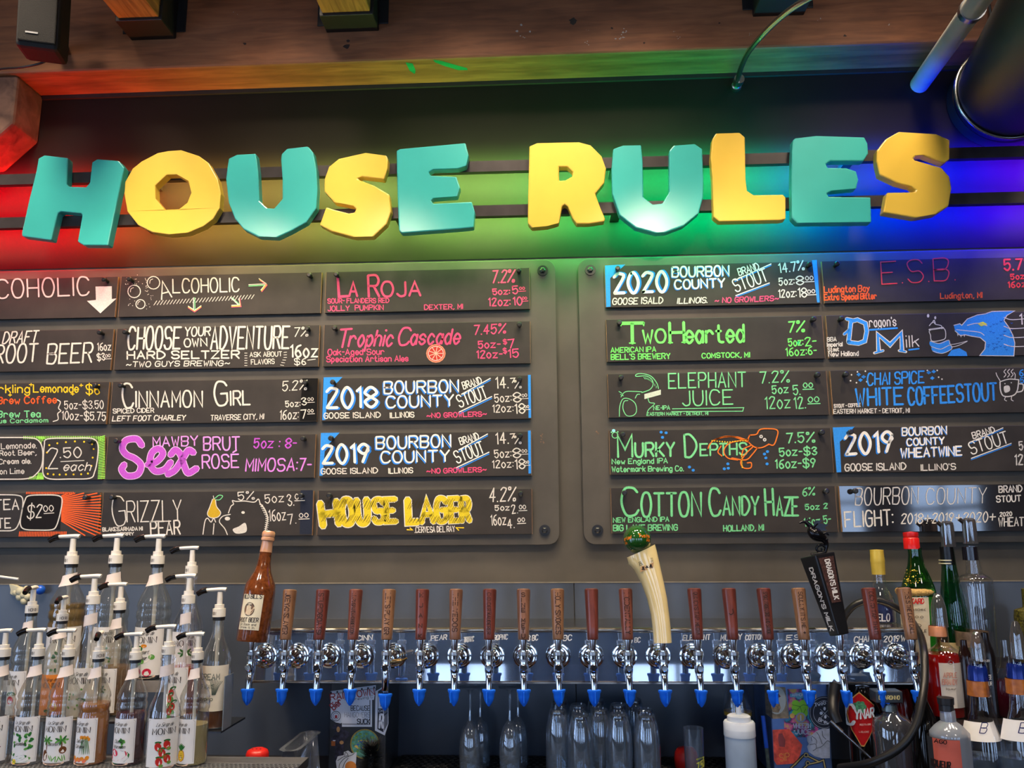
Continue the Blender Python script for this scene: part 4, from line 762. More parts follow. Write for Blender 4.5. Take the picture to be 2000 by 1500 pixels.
        vs=[c0+Td@Vector(p) for p in((-w0,-w0,0),(w0,-w0,0),(w0,w0,0),(-w0,w0,0),(-w1,-w1,Hd),(w1,-w1,Hd),(w1,w1,Hd),(-w1,w1,Hd))]
        h=MB().add(vs,[(0,3,2,1),(4,5,6,7),(0,1,5,4),(1,2,6,5),(2,3,7,6),(3,0,4,7)]).build('tap_handle',mat('black_lacquer',(24,24,27),.3,var=.1),t,local=True,bevel=.003)
        def ff(side,off):
            def g(p):
                w=w0+(w1-w0)*p.y/Hd; return c0+Td@(Vector((p.x,-w-off,p.y)) if side==0 else Vector((-w-off,-p.x,p.y)))
            return g
        g=ff(0,.0008); MB().add([g(Vector(p)) for p in((-.015,.080),(.015,.080),(.024,.195),(-.024,.195))],[(0,1,2,3)]).build('hide_panel',mat('dark_hide',(74,46,40),.5,var=.35,scale=220,bump=.6),h,local=True,fix=False)
        e=MB(); text(e,"DRAGON'S MILK",(-.006,.188),(-.005,.088),.0145,.0030,ff(0,.0014),0,(1,0)); text(e,"DRAGON'S MILK",(-.006,.175),(-.006,.014),.0135,.0032,ff(1,.0010),0,(1,0))
        e.build('white_lettering',ink((225,222,218)),h,local=True,fix=False)['kind']='stuff'
        # figure: coiled tail, body, wings, neck and head
        DKM=mat('dark_pewter',(30,29,32),.16,.6,var=.2,scale=60); top=c0+Td@Vector((0,0,Hd)); U=lambda x,z,y=0:top+Vector((x*.00122,y*.001,z*.00108))
        d=MB().tube([U(-12,0),U(0,2),U(16,6),U(20,16),U(12,24),U(2,20),U(0,12),U(6,8),U(11,12),U(9,16)],lambda s:.0052-.003*s,9)
        fg=d.build('figure_tail',DKM,t,local=True,smooth=60)
        MB().tube([U(18,10),U(22,24),U(16,38),U(2,48),U(-8,58),U(-10,68),U(-18,76)],lambda s:.0045+.0125*math.exp(-((s-.52)/.22)**2),12).build('figure_body',DKM,t,local=True,smooth=60)
        MB().tube([U(-10,70),U(-18,78),U(-24,80),U(-33,77)],lambda s:.0062-.0035*s,10).tube([U(-16,80),U(-12,88)],.0016,6,sm=False).tube([U(-19,81),U(-17,89)],.0014,6,sm=False).build('figure_head',DKM,t,local=True,smooth=60)
        MB().ext([[U(-4,60,4),U(10,76,4),U(30,72,4),U(22,66,4),U(26,58,4),U(14,58,4),U(14,50,4),U(0,50,4)]],(0,.002,0)).ext([[U(-2,62,12),U(4,82,12),U(20,84,12),U(12,74,12),U(14,66,12),U(4,64,12)]],(0,.002,0)).build('figure_wing',DKM,t,local=True)
        MB().tube([U(0,46),U(10,48,-4),U(20,52,-8),U(26,48,-8)],.0028,8).tube([U(4,40),U(14,36,-5),U(24,38,-7)],.0028,8).build('figure_claws',DKM,t,local=True,smooth=60)
# ------------------------------------------------------------------ back counter, tiered racks
MAT_RUB=mat('bar_mat_rubber',(26,26,28),.6,scale=120,bump=.8)
t=thing('back_counter','dark back counter along the wall below the taps','counter',(0,-.3,ZC))
MB().box((XL+.2,-.62,ZC-.05),(XR-.2,WY-.008,ZC-.006)).build('counter_top',mat('counter_stone',(40,38,38),.3,scale=60),t)
MB().box((XL+.2,-.56,.0),(XR-.2,WY-.008,ZC-.0505)).build('cabinet_front',mat('cabinet_black',(24,24,26),.5),t)
xa=P(770,1490,-.1).x; xb=P(1470,1490,-.1).x
t=thing('bar_mat','black rubber drip mat with raised nubs under the upside-down glasses','mat',((xa+xb)/2,-.15,ZC-.006))
MB().box((xa,-.36,ZC-.006),(xb,WY-.012,ZC-.002)).build('mat_base',MAT_RUB,t)
m=MB()
for i in range(int((xb-xa)/.02)):
    for j in range(17):
        x=xa+.01+i*.02+(j%2)*.008; y=WY-.025-j*.02; m.add([(x,y,ZC),(x+.009,y,ZC),(x+.009,y+.009,ZC),(x,y+.009,ZC),(x-.001,y-.001,ZC-.002),(x+.01,y-.001,ZC-.002),(x+.01,y+.01,ZC-.002),(x-.001,y+.01,ZC-.002)],[(0,1,2,3),(0,4,5,1),(1,5,6,2),(2,6,7,3),(3,7,4,0)])
tag(m.build('mat_nubs',MAT_RUB,t,fix=False),kind='stuff')
Y1,Y2,Y3=-.55,-.42,-.30
Z1=P(150,1489,Y1).z; Z3=P(303,1322,Y3).z
def capz(x,y,Y): return P(x,y,Y).z
Z2=capz(200,1180,Y2)-.273
xr=P(455,1330,Y3).x; xl=-1.75
t=thing('bottle_rack','stepped steel speed rack carrying three rows of syrup bottles','rack',((xl+xr)/2,-.42,ZC))
RK=mat('rack_steel',(92,98,108),.32,.9,var=.1,scale=6)
MB().box((xl,Y2-.06,Z2-.006),(xr-.09,Y3-.0565,Z2-.001)).build('middle_shelf',RK,t)
MB().box((xl,Y3-.049,Z3-.006),(xr-.095,-.20,Z3-.001)).build('upper_shelf',RK,t)
MB().box((xl,Y3-.0505,Z3-.03),(xr-.095,Y3-.0492,Z3-.001)).build('shelf_lip',mat('lip_pale',(168,158,148),.4,.5),t)
for x in (xl+.02,-1.15,xr-.11): MB().box((x,-.25,ZC-.006),(x+.006,-.21,Z3-.0065)).build('rack_leg',RK,t)
# front perforated tray
xt=P(588,1490,Y1).x
t=thing('drip_tray','perforated steel tray with rows of small slots under the front syrup bottles','tray',((xl+xt)/2,-.56,Z1-.02))
MB().box((xl,-.66,Z1-.02),(xt,-.49,Z1-.003)).build('tray_body',RK,t)
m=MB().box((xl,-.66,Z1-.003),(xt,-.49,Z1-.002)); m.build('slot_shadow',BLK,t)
m=MB(); sx=.0105; n=int((xt-xl)/sx)
for j in range(14):
    y=-.655+j*.012; m.box((xl,y-.0025,Z1-.002),(xt,y+.0008,Z1-.0005))
    if y>-.60: 
        continue
for j in range(9):
    y=-.655+j*.012
    for i in range(n): x=xl+i*sx+(j%2)*sx/2; m.box((x,y+.0008,Z1-.002),(x+.0032,y+.0095,Z1-.0005))
m.box((xl,-.547,Z1-.002),(xt,-.49,Z1-.0005))
tag(m.build('tray_grid',mat('tray_steel',(150,150,152),.4,.7,var=.05),t,fix=False),kind='stuff')
# ------------------------------------------------------------------ syrup bottles with pumps
TIPM=mat('black_tip',(22,20,20),.18,var=.2); IV=mat('pump_ivory',(232,226,214),.3,var=.03)
PROF=[(0,0),(.036,0),(.0385,.004),(.0385,.125),(.0365,.130),(.0365,.134),(.0390,.139),(.0390,.152),(.0365,.157),(.0365,.161),(.0385,.166),(.0372,.174),(.0310,.190),(.0225,.208),(.0170,.223),(.0148,.240),(.0140,.262)]
PROF2=[(0,0),(.036,0),(.0385,.004),(.0385,.120),(.0375,.130),(.0340,.145),(.0255,.165),(.0190,.185),(.0160,.205),(.0148,.240),(.0145,.262)]
def rad(prof,z):
    for (r0,z0),(r1,z1) in zip(prof,prof[1:]):
        if z0<=z<=z1 and z1>z0: return r0+(r1-r0)*(z-z0)/(z1-z0)
    return prof[-1][0]
def cyl(c,rf,a0,off,tz=0):
    def f(p): r=rf(p.y)+off; return Vector(c)+Vector((r*math.sin(p.x/rf(p.y)+a0),-r*math.cos(p.x/rf(p.y)+a0),p.y))
    return f
def wrap(c,rf,a0,off,s0,s1,z0,z1,N=14,slope=0):
    f=cyl(c,rf,a0,off); m=MB(); vs=[f(Vector((s0+(s1-s0)*i/N,z+slope*(s0+(s1-s0)*i/N)))) for z in(z0,(z0+z1)/2,z1) for i in range(N+1)]
    return m.add(vs,[(j*(N+1)+i,j*(N+1)+i+1,(j+1)*(N+1)+i+1,(j+1)*(N+1)+i) for j in(0,1) for i in range(N)])
INKB=mat('label_ink',(0,0,0)); GRAYB=mat('label_grey',(110,104,100),.7,var=0)
def ell(m,cx,cy,rx,ry,f,mi,rot=0,n=12): m.add([f(Vector((cx+rx*math.cos(6.283*j/n)*math.cos(rot)-ry*math.sin(6.283*j/n)*math.sin(rot),cy+rx*math.cos(6.283*j/n)*math.sin(rot)+ry*math.sin(6.283*j/n)*math.cos(rot)))) for j in range(n)],[tuple(range(n))],mi)
ARTC=[(44,112,50),(96,160,70),(196,44,40),(236,226,214),(104,62,34),(222,140,40),(206,40,72),(240,200,60),(224,120,90),(238,206,184),(120,30,48)]
def art(kind,f):
    """little fruit pictures on the labels; u in metres around the label, v in metres up"""
    m=MB(); rnd=random.Random(kind); E=lambda x,y,a,b,c,r=0: ell(m,x*.001,y*.001,a*.001,b*.001,f,c,r)
    E(0,7,30,5,9)
    if kind=='cucumber':
        for i in range(16): E(rnd.choice((-1,1))*rnd.uniform(14,29),rnd.uniform(25,76),5,3,0 if i%2 else 1,rnd.uniform(0,3))
        for i in range(6): E(rnd.uniform(-20,28),rnd.uniform(60,78),6,3.5,0,rnd.uniform(0,3))
        E(-2,18,24,6,0,.25); E(8,14,22,6,1,.2); E(-12,10,6.5,6.5,7)
    elif kind=='coconut':
        for cx in(-18,20):
            for k in range(7): E(cx+9*math.cos(k*.9),62+5*math.sin(k*.9),8,2.6,0 if k%2 else 1,k*.9)
            E(cx+1,48,1.6,12,4)
        E(-22,25,9,14,4); E(-16,21,7,10,3); E(24,38,9,9,4)
        for k in range(8): E(-6+k*5,16+abs(k-4),1.2,8,1,rnd.uniform(-.8,.8))
    elif kind=='caramel':
        for k in range(7): E(6+k*3.2,50,.9,22,0,rnd.uniform(-.2,.2)); E(4+k*3.6,68+rnd.uniform(-4,4),3,4.5,5)
        for k in range(9): E(-28+k*6.5,16+rnd.uniform(-4,5),6,5,8 if k%2 else 5,rnd.uniform(0,1))
    elif kind=='watermelon':
        E(2,22,31,15,0,.25); E(0,25,29,13,3,.25); E(0,27,27,12,6,.25); E(-10,34,12,8,6,-.5)
        for k in range(8): E(12+rnd.uniform(-8,8),56+rnd.uniform(-8,10),5,3,0 if k%2 else 1,rnd.uniform(0,3))
    elif kind=='strawberry':
        for k,(x,y) in enumerate(((-12,54),(-2,40),(8,58),(10,26),(-8,20))): E(x,y,8,10,2,.3); E(x,y+10,8,3,0); E(x+5,y-9,5,4,1)
    elif kind=='pineapple':
        E(8,28,10,15,5); E(8,28,8,13,7); 
        for k in range(7): E(8+(k-3)*1.5,50+abs(3-k)*-1.5,1.6,9,0,(3-k)*.25)
        E(-8,16,6,5,7)
        for k in range(5): E(8,18+k*5,9,.8,4)
    elif kind=='pepper':
        for k in range(22): E(rnd.uniform(-25,28),rnd.uniform(20,76),5,1.3,10,rnd.uniform(0,3))
        E(14,18,14,5,6,.5)
    elif kind=='cherry':
        E(6,45,11,10,2); E(-2,60,9,4,0,.4); E(14,62,9,4,0,-.3); E(10,48,5,5,6)
    elif kind=='orange': E(-10,40,16,16,5); E(14,30,12,12,7); E(0,20,8,4,0)
    elif kind=='elder': 
        for k in range(26): E(rnd.uniform(-24,24),rnd.uniform(20,70),2.5,2.5,3 if k%2 else 1)
        E(8,48,9,3,0)
    elif kind=='vanilla':
        for k in range(8): E(2+9*math.cos(k*.8),66+5*math.sin(k*.8),9,2.6,0,k*.8)
        E(2,45,1.6,18,4)
        for k in range(7): E(2,24,1.4,12,7,(k-3)*.4)
    elif kind=='raspberry':
        for k,(x,y) in enumerate(((6,60),(0,46),(10,30),(2,18))): E(x,y,8,9,2); E(x+4,y+11,9,4,0,.4); E(x,y-12,8,5,1,-.4)
    elif kind=='cactus':
        for k in range(16): E(-22+rnd.uniform(-6,44),rnd.uniform(28,76),7,6,rnd.choice((0,1,1)),rnd.uniform(0,3))
        E(2,52,15,14,3); E(-14,18,11,9,6); E(10,16,10,9,6); E(0,76,7,4,5)
    else:
        for k in range(14): E(rnd.uniform(-20,20),rnd.uniform(20,70),5,3,rnd.choice((0,1,7)),rnd.uniform(0,3))
    return m
def pump(t,c,k,ang,side):
    c=Vector(c); L=lambda prof,m,nm,**q:MB().lathe([(r*k,z*k) for r,z in prof],22,c).build(nm,m,t,smooth=40)
    L([(.0130,.255),(.0150,.256),(.0150,.263),(.0130,.264)],BLK,'seal_ring') if side!=2 else L([(.0145,.249),(.0172,.251),(.0172,.256),(.0145,.258)],CLEAR,'neck_bead')
    o=L([(.0135,.264),(.0162,.264),(.0158,.284),(.0118,.284),(.0116,.294),(.0075,.2945)],IV,'pump_collar')
    e=MB(); text(e,'MONIN',(-.002*k,.269*k),(.020*k,.269*k),.0075*k,.0012*k,cyl(c,lambda z:.0160*k,ang,.0004),0,(0,1)); e.build('collar_lettering',GRAYB,o,fix=False)['kind']='stuff'
    L([(.0070,.2945),(.0066,.325)],IV,'pump_stem')
    MB().lathe([(.0045*k,.02*k),(.0045*k,.20*k),(.0075*k,.215*k),(.0075*k,.262*k)],12,c).build('dip_tube',mat('tube_milky',(222,222,216),.4,var=.02),t,smooth=40)
    # head: flattened nozzle arm
    d=Vector((math.sin(ang),-math.cos(ang),0)) ; tp=c+Vector((0,0,.330*k))
    nz=[tp-d*.014*k,tp-d*.006*k+Vector((0,0,.0015*k)),tp+d*.008*k+Vector((0,0,.001*k)),tp+d*.024*k,tp+d*.036*k-Vector((0,0,.001*k))]
    m=MB().tube(nz,lambda s:(.0078-.0015*s)*k,12); zc=tp.z
    for i,v in enumerate(m.v): m.v[i]=Vector((v.x,v.y,zc+(v.z-zc)*.68))
    h=m.build('pump_head',IV,t,smooth=50)
    m=MB().tube([tp+d*.033*k,tp+d*.044*k-Vector((0,0,.003*k)),tp+d*.056*k-Vector((0,0,.010*k))],lambda s:(.0078-.0012*s)*k,12)
    m.build('nozzle_tip',TIPM,h,smooth=50)
def bottle_on(capx,capy,Y,zs,kind,label,nozzle,liq=None,lz=0,lrot=0,tall=False,neck=True,txt='',bodyr=1.,labz=(.008,.118)):
    q=P(capx,capy,Y); k=(q.z-zs)/.273; c=(q.x,Y,zs); prof=PROF2 if tall else PROF
    t=thing('syrup_bottle',label,'bottle',c,'syrup bottles with white pumps')
    pr=[(r*k*(bodyr if z<.2 else 1+(bodyr-1)*max(0,(.24-z)/.04)*(z<.24)),z*k) for r,z in prof]
    MB().lathe(pr,28,c).build('bottle_glass',PET if not tall else CLEAR,t,smooth=50)
    if liq:
        lp=[(max(0,r-.0016),max(z,.002)) for r,z in pr if z<=lz*k]; r_=rad(pr,lz*k)-.0016; lp+= [(r_,lz*k),(0,lz*k)]
        MB().lathe(lp,24,c).build('syrup',mat('syrup_%s'%kind,liq,.08,trans=.65,ior=1.34,var=.04),t,smooth=50)
    rf=lambda z:rad(pr,z); s=.043*k*bodyr; rc=rad(pr,.05*k)
    fcv=lambda off:cyl(c,lambda z:rc,lrot,off)
    if labz:
        lb=wrap(c,lambda z:rc,lrot,.0005,-s,s,labz[0]*k,labz[1]*k).build('bottle_label',mat('orange_label',(226,132,40),.5,var=.05) if kind=='orange' else PAPER,t,smooth=60,fix=False)
        f=fcv(.0009); a=art(kind,lambda p:f(Vector((p.x*k*bodyr,p.y*k)))); a.build('label_picture',[ink(cc) for cc in ARTC],lb,fix=False)
        e=MB(); f2=fcv(.0013); W_=lambda tx,x0,x1,y,h,w,sl=0,st=0: text(e,tx,(x0*k*.001,y*k*.001),(x1*k*.001,(y)*k*.001),h*k*.001,w*k*.001,f2,0,(0,1),0,sl,st)
        W_('Le Sirop de',-19,19,101,8,.8,.5); W_('MONIN',-27,27,83,13,2.3,0,.5)
        if txt:
            ws=txt.split(); 
            for i,w_ in enumerate(ws): W_(w_,-1.9*len(w_),1.9*len(w_),(58 if len(ws)>1 else 50)-i*13,8,.9,.4)
        for y in (80,):
            ribbon(e,[Vector((-s*.93,.012*k)),Vector((-s*.93,.112*k)),Vector((-s*.85,.115*k)),Vector((s*.85,.115*k)),Vector((s*.93,.112*k)),Vector((s*.93,.012*k))],.0004,f2)
        e.build('label_lettering',INKB,lb,fix=False)['kind']='stuff'
    if neck:
        nb=wrap(c,lambda z:.0158*k+.004*k*(z<.238*k)*0,lrot,.0015,-.024*k,.022*k,.214*k,.240*k,slope=.22)
        for i,v in enumerate(nb.v):
            z=v.z-c[2]; r=rad(pr,min(z,pr[-1][1]))+.0012; d=Vector((v.x-c[0],v.y-c[1],0)).normalized(); nb.v[i]=Vector((c[0],c[1],v.z))+d*r
        nb=nb.build('neck_label',mat('neck_paper',(226,214,208),.6,var=.05),t,smooth=60,fix=False)
    pump(t,c,k,nozzle,2 if tall else 0); return t
L_=R(-78); FR=R(12)
RW1=[(8,1275,'pepper','front syrup bottle cut by the left edge, red chili leaves on its label',L_,None,0,.2,''),
(75,1274,'cucumber','front row syrup bottle with a green cucumber label',L_,None,0,-.1,'Cucumber'),
(134,1275,'coconut','front row syrup bottle with palm trees and a coconut on its label',L_,None,0,.05,'Coconut'),
(193,1279,'caramel','front row syrup bottle full of amber caramel syrup',R(20),(232,158,60),.150,-.35,'Salted Caramel'),
(265,1281,'watermelon','front row syrup bottle with red melon slices on its label, dark red syrup',L_,(110,24,30),.128,-.3,'Classic Watermelon'),
(386,1281,'pineapple','rightmost front row syrup bottle, pineapple label, a little pale yellow syrup',L_,(236,222,160),.10,-.55,'')]
for x,y,kd,lb,nz,lq,lz,lr,tx in RW1: bottle_on(x,y,Y1,Z1,kd,lb,nz,lq,lz,lr,txt=tx)
bottle_on(329,1270,Y1-.03,Z1,'strawberry','slender glass syrup bottle with strawberries on its label, front row',L_,None,0,.5,True,txt='')
bottle_on(62,1190,Y2,Z2,'cherry','middle row syrup bottle at far left with a red fruit on its label',FR,None,0,-.5)
bottle_on(122,1206,Y2,Z2,'orange','syrup bottle with a bright orange label',FR,(236,206,150),.10,.0)
bottle_on(182,1172,Y2-.016,Z2,'elder','middle row syrup bottle with pale elderflower label, clear syrup',L_,(214,200,120),.11,0,True)
bottle_on(234,1184,Y2+.028,Z2,'vanilla','middle row syrup bottle with palm and yellow flower label, golden syrup',L_,(176,130,50),.12,-.5)
bottle_on(368,1171,Y2,Z2,'raspberry','middle row syrup bottle with raspberries on its label',L_,(196,96,70),.115,-.45,True)
bottle_on(140,1094,Y3,Z3,'plain','tall back row syrup bottle with yellow-green syrup and a sticker, left',L_,(190,150,30),.17,.4,bodyr=1.05)
bottle_on(226,1093,Y3,Z3,'elder','back row syrup bottle second from the left, plain white label',L_,None,0,.1)
bottle_on(308,1094,Y3,Z3,'cactus','back row syrup bottle with green cactus and pink pear label',L_,(70,38,42),.016,.0,txt='Desert Pear',bodyr=1.02)
bottle_on(374,1113,Y3,Z3,'vanilla','back row clear round bottle behind the raspberry syrup',L_,None,0,.3,True,neck=False,bodyr=1.08)
# big cream syrup bottle at the right end of the rack
q=P(428,1197,-.36); zb_=P(424,1420,-.36).z; k=(q.z-zb_)/.273; c=(q.x,-.36,zb_)
t=thing('syrup_bottle','large round bottle with a cream paper label and amber syrup, right end of the rack','bottle',c,'syrup bottles with white pumps')
pr=[(r*k*.86,z*k) for r,z in ((0,0),(.036,0),(.042,.006),(.042,.150),(.040,.165),(.033,.185),(.0225,.205),(.0160,.225),(.0150,.262))]
MB().lathe(pr,28,c).build('bottle_glass',PET,t,smooth=50); MB().lathe([(0,.003),(.031,.003),(.0345,.008),(.0345,.055),(0,.055)],24,c).build('syrup',mat('syrup_amber',(176,104,20),.08,trans=.4,var=.04),t,smooth=50)
lb=wrap(c,lambda z:pr[3][0],0,.0006,-.05,.05,.045,.150*k).build('bottle_label',mat('cream_paper',(222,214,196),.6,var=.04),t,smooth=60,fix=False)
e=MB(); f=cyl(c,lambda z:pr[3][0],0,.0011); text(e,'CREAM',(-.026,.122),(.024,.122),.014,.0018,f,0,(0,1)); text(e,'OF AGAVE',(-.026,.100),(.012,.100),.010,.0012,f,0,(0,1)); text(e,'SYRUP',(-.026,.066),(.010,.066),.011,.0014,f,0,(0,1))
for i in range(9): ribbon(e,crom([Vector((.008+.001*i,.085)),Vector((.006+.0022*i,.105)),Vector((.0+.004*i,.125-.001*i))],4),.0012,f)
e.build('label_lettering',mat('label_green_grey',(70,84,76),.7,var=0),lb,fix=False)['kind']='stuff'
pump(t,c,k,L_,0)
t=bpy.data.objects['bottle_rack']
MB().box((c[0]-.09,-.405,zb_-.005),(c[0]+.040,-.24,zb_-.0006)).build('end_shelf',RK,t); MB().box((c[0]+.0375,-.395,zb_-.0006),(c[0]+.040,-.34,zb_+.13)).build('end_plate',mat('plate_steel',(120,130,142),.5,.2,var=.05),t)
# wall ornaments at far left
q=P(40,1160,WY-.012); t=thing('wall_ornament','cream ornament like a seashell with a grape cluster on the wall at far left','ornament',q)
m=MB()
for x,y,r in((40,1155,9),(52,1152,8),(47,1162,8),(38,1166,7),(54,1166,7),(47,1174,7),(30,1158,6)):
    p=P(x,y,WY-.014); m.lathe([(r*.0016*math.cos(R(a)),r*.0016*math.sin(R(a))) for a in range(-90,91,20)],12,p,sy=.8)
tag(m.build('cluster',mat('ornament_cream',(196,190,160),.5,var=.1),t,smooth=60),kind='stuff')
MB().ext([[P(x,y,WY-.018) for x,y in((17,1141),(30,1143),(40,1148),(42,1154),(34,1158),(36,1163),(26,1164),(19,1160),(20,1152))]],(0,.012,0)).build('shell',mat('ornament_cream',(0,0,0)),t,bevel=.002)
p=P(79,1152,WY-.024); tag(MB().lathe([(.0145*math.cos(R(a)),.0145*math.sin(R(a))) for a in range(-90,91,15)],20,p).build('blue_ball',mat('blue_gloss',(30,90,200),.15,var=.03,coat=.6),smooth=60),'small shiny blue ball magnet on the wall among the syrup pumps','ball')
tag(MB().tube([P(-30,1122,-.2),P(36,1131,-.2)],.0035,10,sm=False).build('plastic_stirrer',WHITEP,smooth=60),'thin white plastic stick poking in at the left edge','stirrer')
# ------------------------------------------------------------------ glassware under the tower
def rprof(mb,prof,n,c,k=1.): return mb.lathe([(r*k,z*k) for r,z in prof],n,c)
GLS=glass('glassware',(240,246,250),.10,.9,.015,film=.045)
zc=ZC+.0002
FLUTE=[(.0255,0),(.0262,.002),(.0285,.05),(.0270,.08),(.0205,.108),(.0100,.122),(.0050,.130),(.0036,.150),(.0034,.185),(.0050,.195),(.0120,.202),(.0300,.205),(.0305,.208),(.012,.2085),(0,.2085)]
FLI=[(.0245,.0),(.0272,.05),(.0257,.08),(.0190,.106),(.0060,.118),(0,.120)]
for i,(x,y,Yd,lb) in enumerate(((918,1340,-.17,'upside-down flute glass, front left of the four hanging below the tower'),(938,1338,-.09,'upside-down flute glass, back left one of the four'),(996,1340,-.17,'upside-down flute glass, front right of the four'),(1012,1337,-.09,'upside-down flute glass, back right one of the four'))):
    q=P(x,1420,Yd); zt_=P(x,y,Yd).z; k=(zt_-zc)/.2085
    t=thing('flute_glass',lb,'glass',(q.x,Yd,zc),'upside-down flute glasses')
    mb=MB().lathe([(r*k**.5,z*k) for r,z in FLUTE],24,(q.x,Yd,zc)).lathe([(r*k**.5,z*k) for r,z in FLI],24,(q.x,Yd,zc)); mb.build('glass_bowl',GLS,t,smooth=50)
    MB().lathe([(.0045*k**.5,.126*k),(.0040,.14*k),(.0030,.15*k),(0,.15*k)],14,(q.x,Yd,zc)).build('stem_core',glass('stem_core',(150,170,200),.35,.95),t,smooth=50)
PINT=[(.0335,0),(.0345,.002),(.0345,.095),(.0325,.115),(.0275,.134),(.0235,.146),(.0220,.150),(.0205,.151),(.0195,.1475),(0,.1475)]
PIN2=[(.0320,0),(.0330,.09),(.0308,.113),(.0255,.132),(.0215,.140),(0,.1405)]
P9=[(1094,1365,-.07,'back row left'),(1166,1365,-.07,'back row middle'),(1239,1364,-.07,'back row right'),(1130,1375,-.125,'second row left'),(1209,1374,-.125,'second row right'),
(1090,1385,-.185,'third row left'),(1172,1384,-.185,'third row middle'),(1261,1384,-.185,'third row right'),(1134,1395,-.245,'front row left'),(1209,1393,-.245,'front row middle'),(1264,1396,-.255,'front row right')]
for x,y,Yd,w in P9:
    zt_=P(x,y,Yd).z; q=P(x,y+45,Yd); k=(zt_-zc)/.151
    t=thing('pint_glass','upside-down pint glass, %s of the cluster'%w,'glass',(q.x,Yd,zc),'upside-down pint glasses on the bar mat')
    MB().lathe([(r*.98,z*k) for r,z in PINT],26,(q.x,Yd,zc)).lathe([(r*.98,z*k) for r,z in PIN2],26,(q.x,Yd,zc)).build('glass_wall',GLS,t,smooth=50)
    MB().lathe([(.0205,.1385*k),(.0215,.142*k),(.0205,.1465*k),(0,.1465*k)],22,(q.x,Yd,zc)).build('thick_base',glass('base_glass',(120,122,128),.18,.9),t,smooth=50)
# tall tasting glass with yellow marker price, red cup behind
q=P(1355,1450,-.22); zt_=P(1352,1421,-.22).z; h=zt_-zc
t=thing('tumbler_glass','clear upright glass with a yellow price written on it, right of the pint cluster','glass',(q.x,-.22,zc))
MB().lathe([(0,.0),(.024,.0),(.025,.004),(.0268,h),(.0255,h),(.0240,.012),(0,.012)],26,(q.x,-.22,zc)).build('glass_wall',GLS,t,smooth=50)
e=MB(); f=cyl((q.x,-.22,zc),lambda z:.0258,0,.0008); zz=P(1355,1497,-.22).z-zc; text(e,'7.50',(.002,zz-.004),(.026,zz+.006),.018,.0032,f,0,(0,1)); ribbon(e,[Vector((.002,zz+.024)),Vector((.026,zz+.027))],.004,f); e.build('price_writing',ink((224,214,90)),t,fix=False)['kind']='stuff'
q=P(1340,1480,-.12); t=thing('red_cup','rounded red plastic stopper behind the upright glass','cup',(q.x,-.12,zc))
MB().lathe([(0,0),(.026,0),(.031,.01),(.033,.03),(.030,.048),(.022,.058),(.008,.062),(0,.062)],24,(q.x,-.12,zc)).build('dome',mat('red_plastic',(200,32,24),.35,var=.05),t,smooth=50)
# oil flask and squeeze bottle
q=P(1441,1390,-.10); z0=P(1441,1397,-.10).z; zt_=P(1438,1330,-.10).z
t=thing('cruet_bottle','conical glass bottle with amber liquid, seen above the white squeeze bottle','bottle',(q.x,-.10,zc))
MB().lathe([(0,0),(.034,0),(.036,.004),(.036,z0-zc-.004),(.040,z0-zc),(.040,z0-zc+.012),(.036,z0-zc+.05),(.026,z0-zc+.080),(.020,z0-zc+.098)],28,(q.x,-.10,zc)).build('bottle_glass',CLEAR,t,smooth=50)
MB().lathe([(0,z0-zc+.001),(.0385,z0-zc+.002),(.0385,z0-zc+.012),(0,z0-zc+.0125)],24,(q.x,-.10,zc)).build('amber_liquid',mat('oil_amber',(206,168,50),.1,trans=.3,var=.03),t,smooth=50)
MB().lathe([(.0365,.02),(.0365,z0-zc-.01)],24,(q.x,-.10,zc)).build('blue_label',mat('blue_label',(26,60,150),.4),t,smooth=50)
q=P(1445,1440,-.30); zt_=P(1443,1372,-.30).z; zl_=P(1445,1411,-.30).z; zn=P(1445,1398,-.30).z
t=thing('squeeze_bottle','milky white plastic squeeze bottle with a pointed nozzle','bottle',(q.x,-.30,zc)); h=zl_-zc
MB().lathe([(0,0),(.036,0),(.0385,.006),(.0385,h-.03),(.0375,h-.012),(.0368,h-.012)],30,(q.x,-.30,zc)).build('bottle_body',mat('milky_plastic',(168,186,206),.3,trans=.15,var=.04),t,smooth=40)
MB().lathe([(.0395,h-.014),(.0400,h-.030),(.0395,h-.032),(.0395,h+.0),(.0370,h+.004),(.0300,h+.005),(.0290,zn-zc),(.0245,zn-zc+.003),(.0075,zn-zc+.004),(.0060,zn-zc+.02),(.0032,zt_-zc),(0,zt_-zc)],30,(q.x,-.30,zc)).build('screw_cap',mat('white_cap',(214,220,226),.35,var=.03),t,smooth=40)
q=P(1490,1398,-.2); q2=P(1499,1476,-.2)
t=thing('marker_pen','blue paint marker standing beside the squeeze bottle','pen',q2)
MB().tube([q,q+(q2-q)*.8],.0055,14,sm=False).build('pen_barrel',mat('pen_blue',(24,76,190),.35,var=.04),t,smooth=50); MB().tube([q+(q2-q)*.8,P(1502,1506,-.2)],.0050,14,sm=False).build('pen_end',mat('pen_grey',(70,84,80),.4,var=.3,scale=120),t,smooth=50)
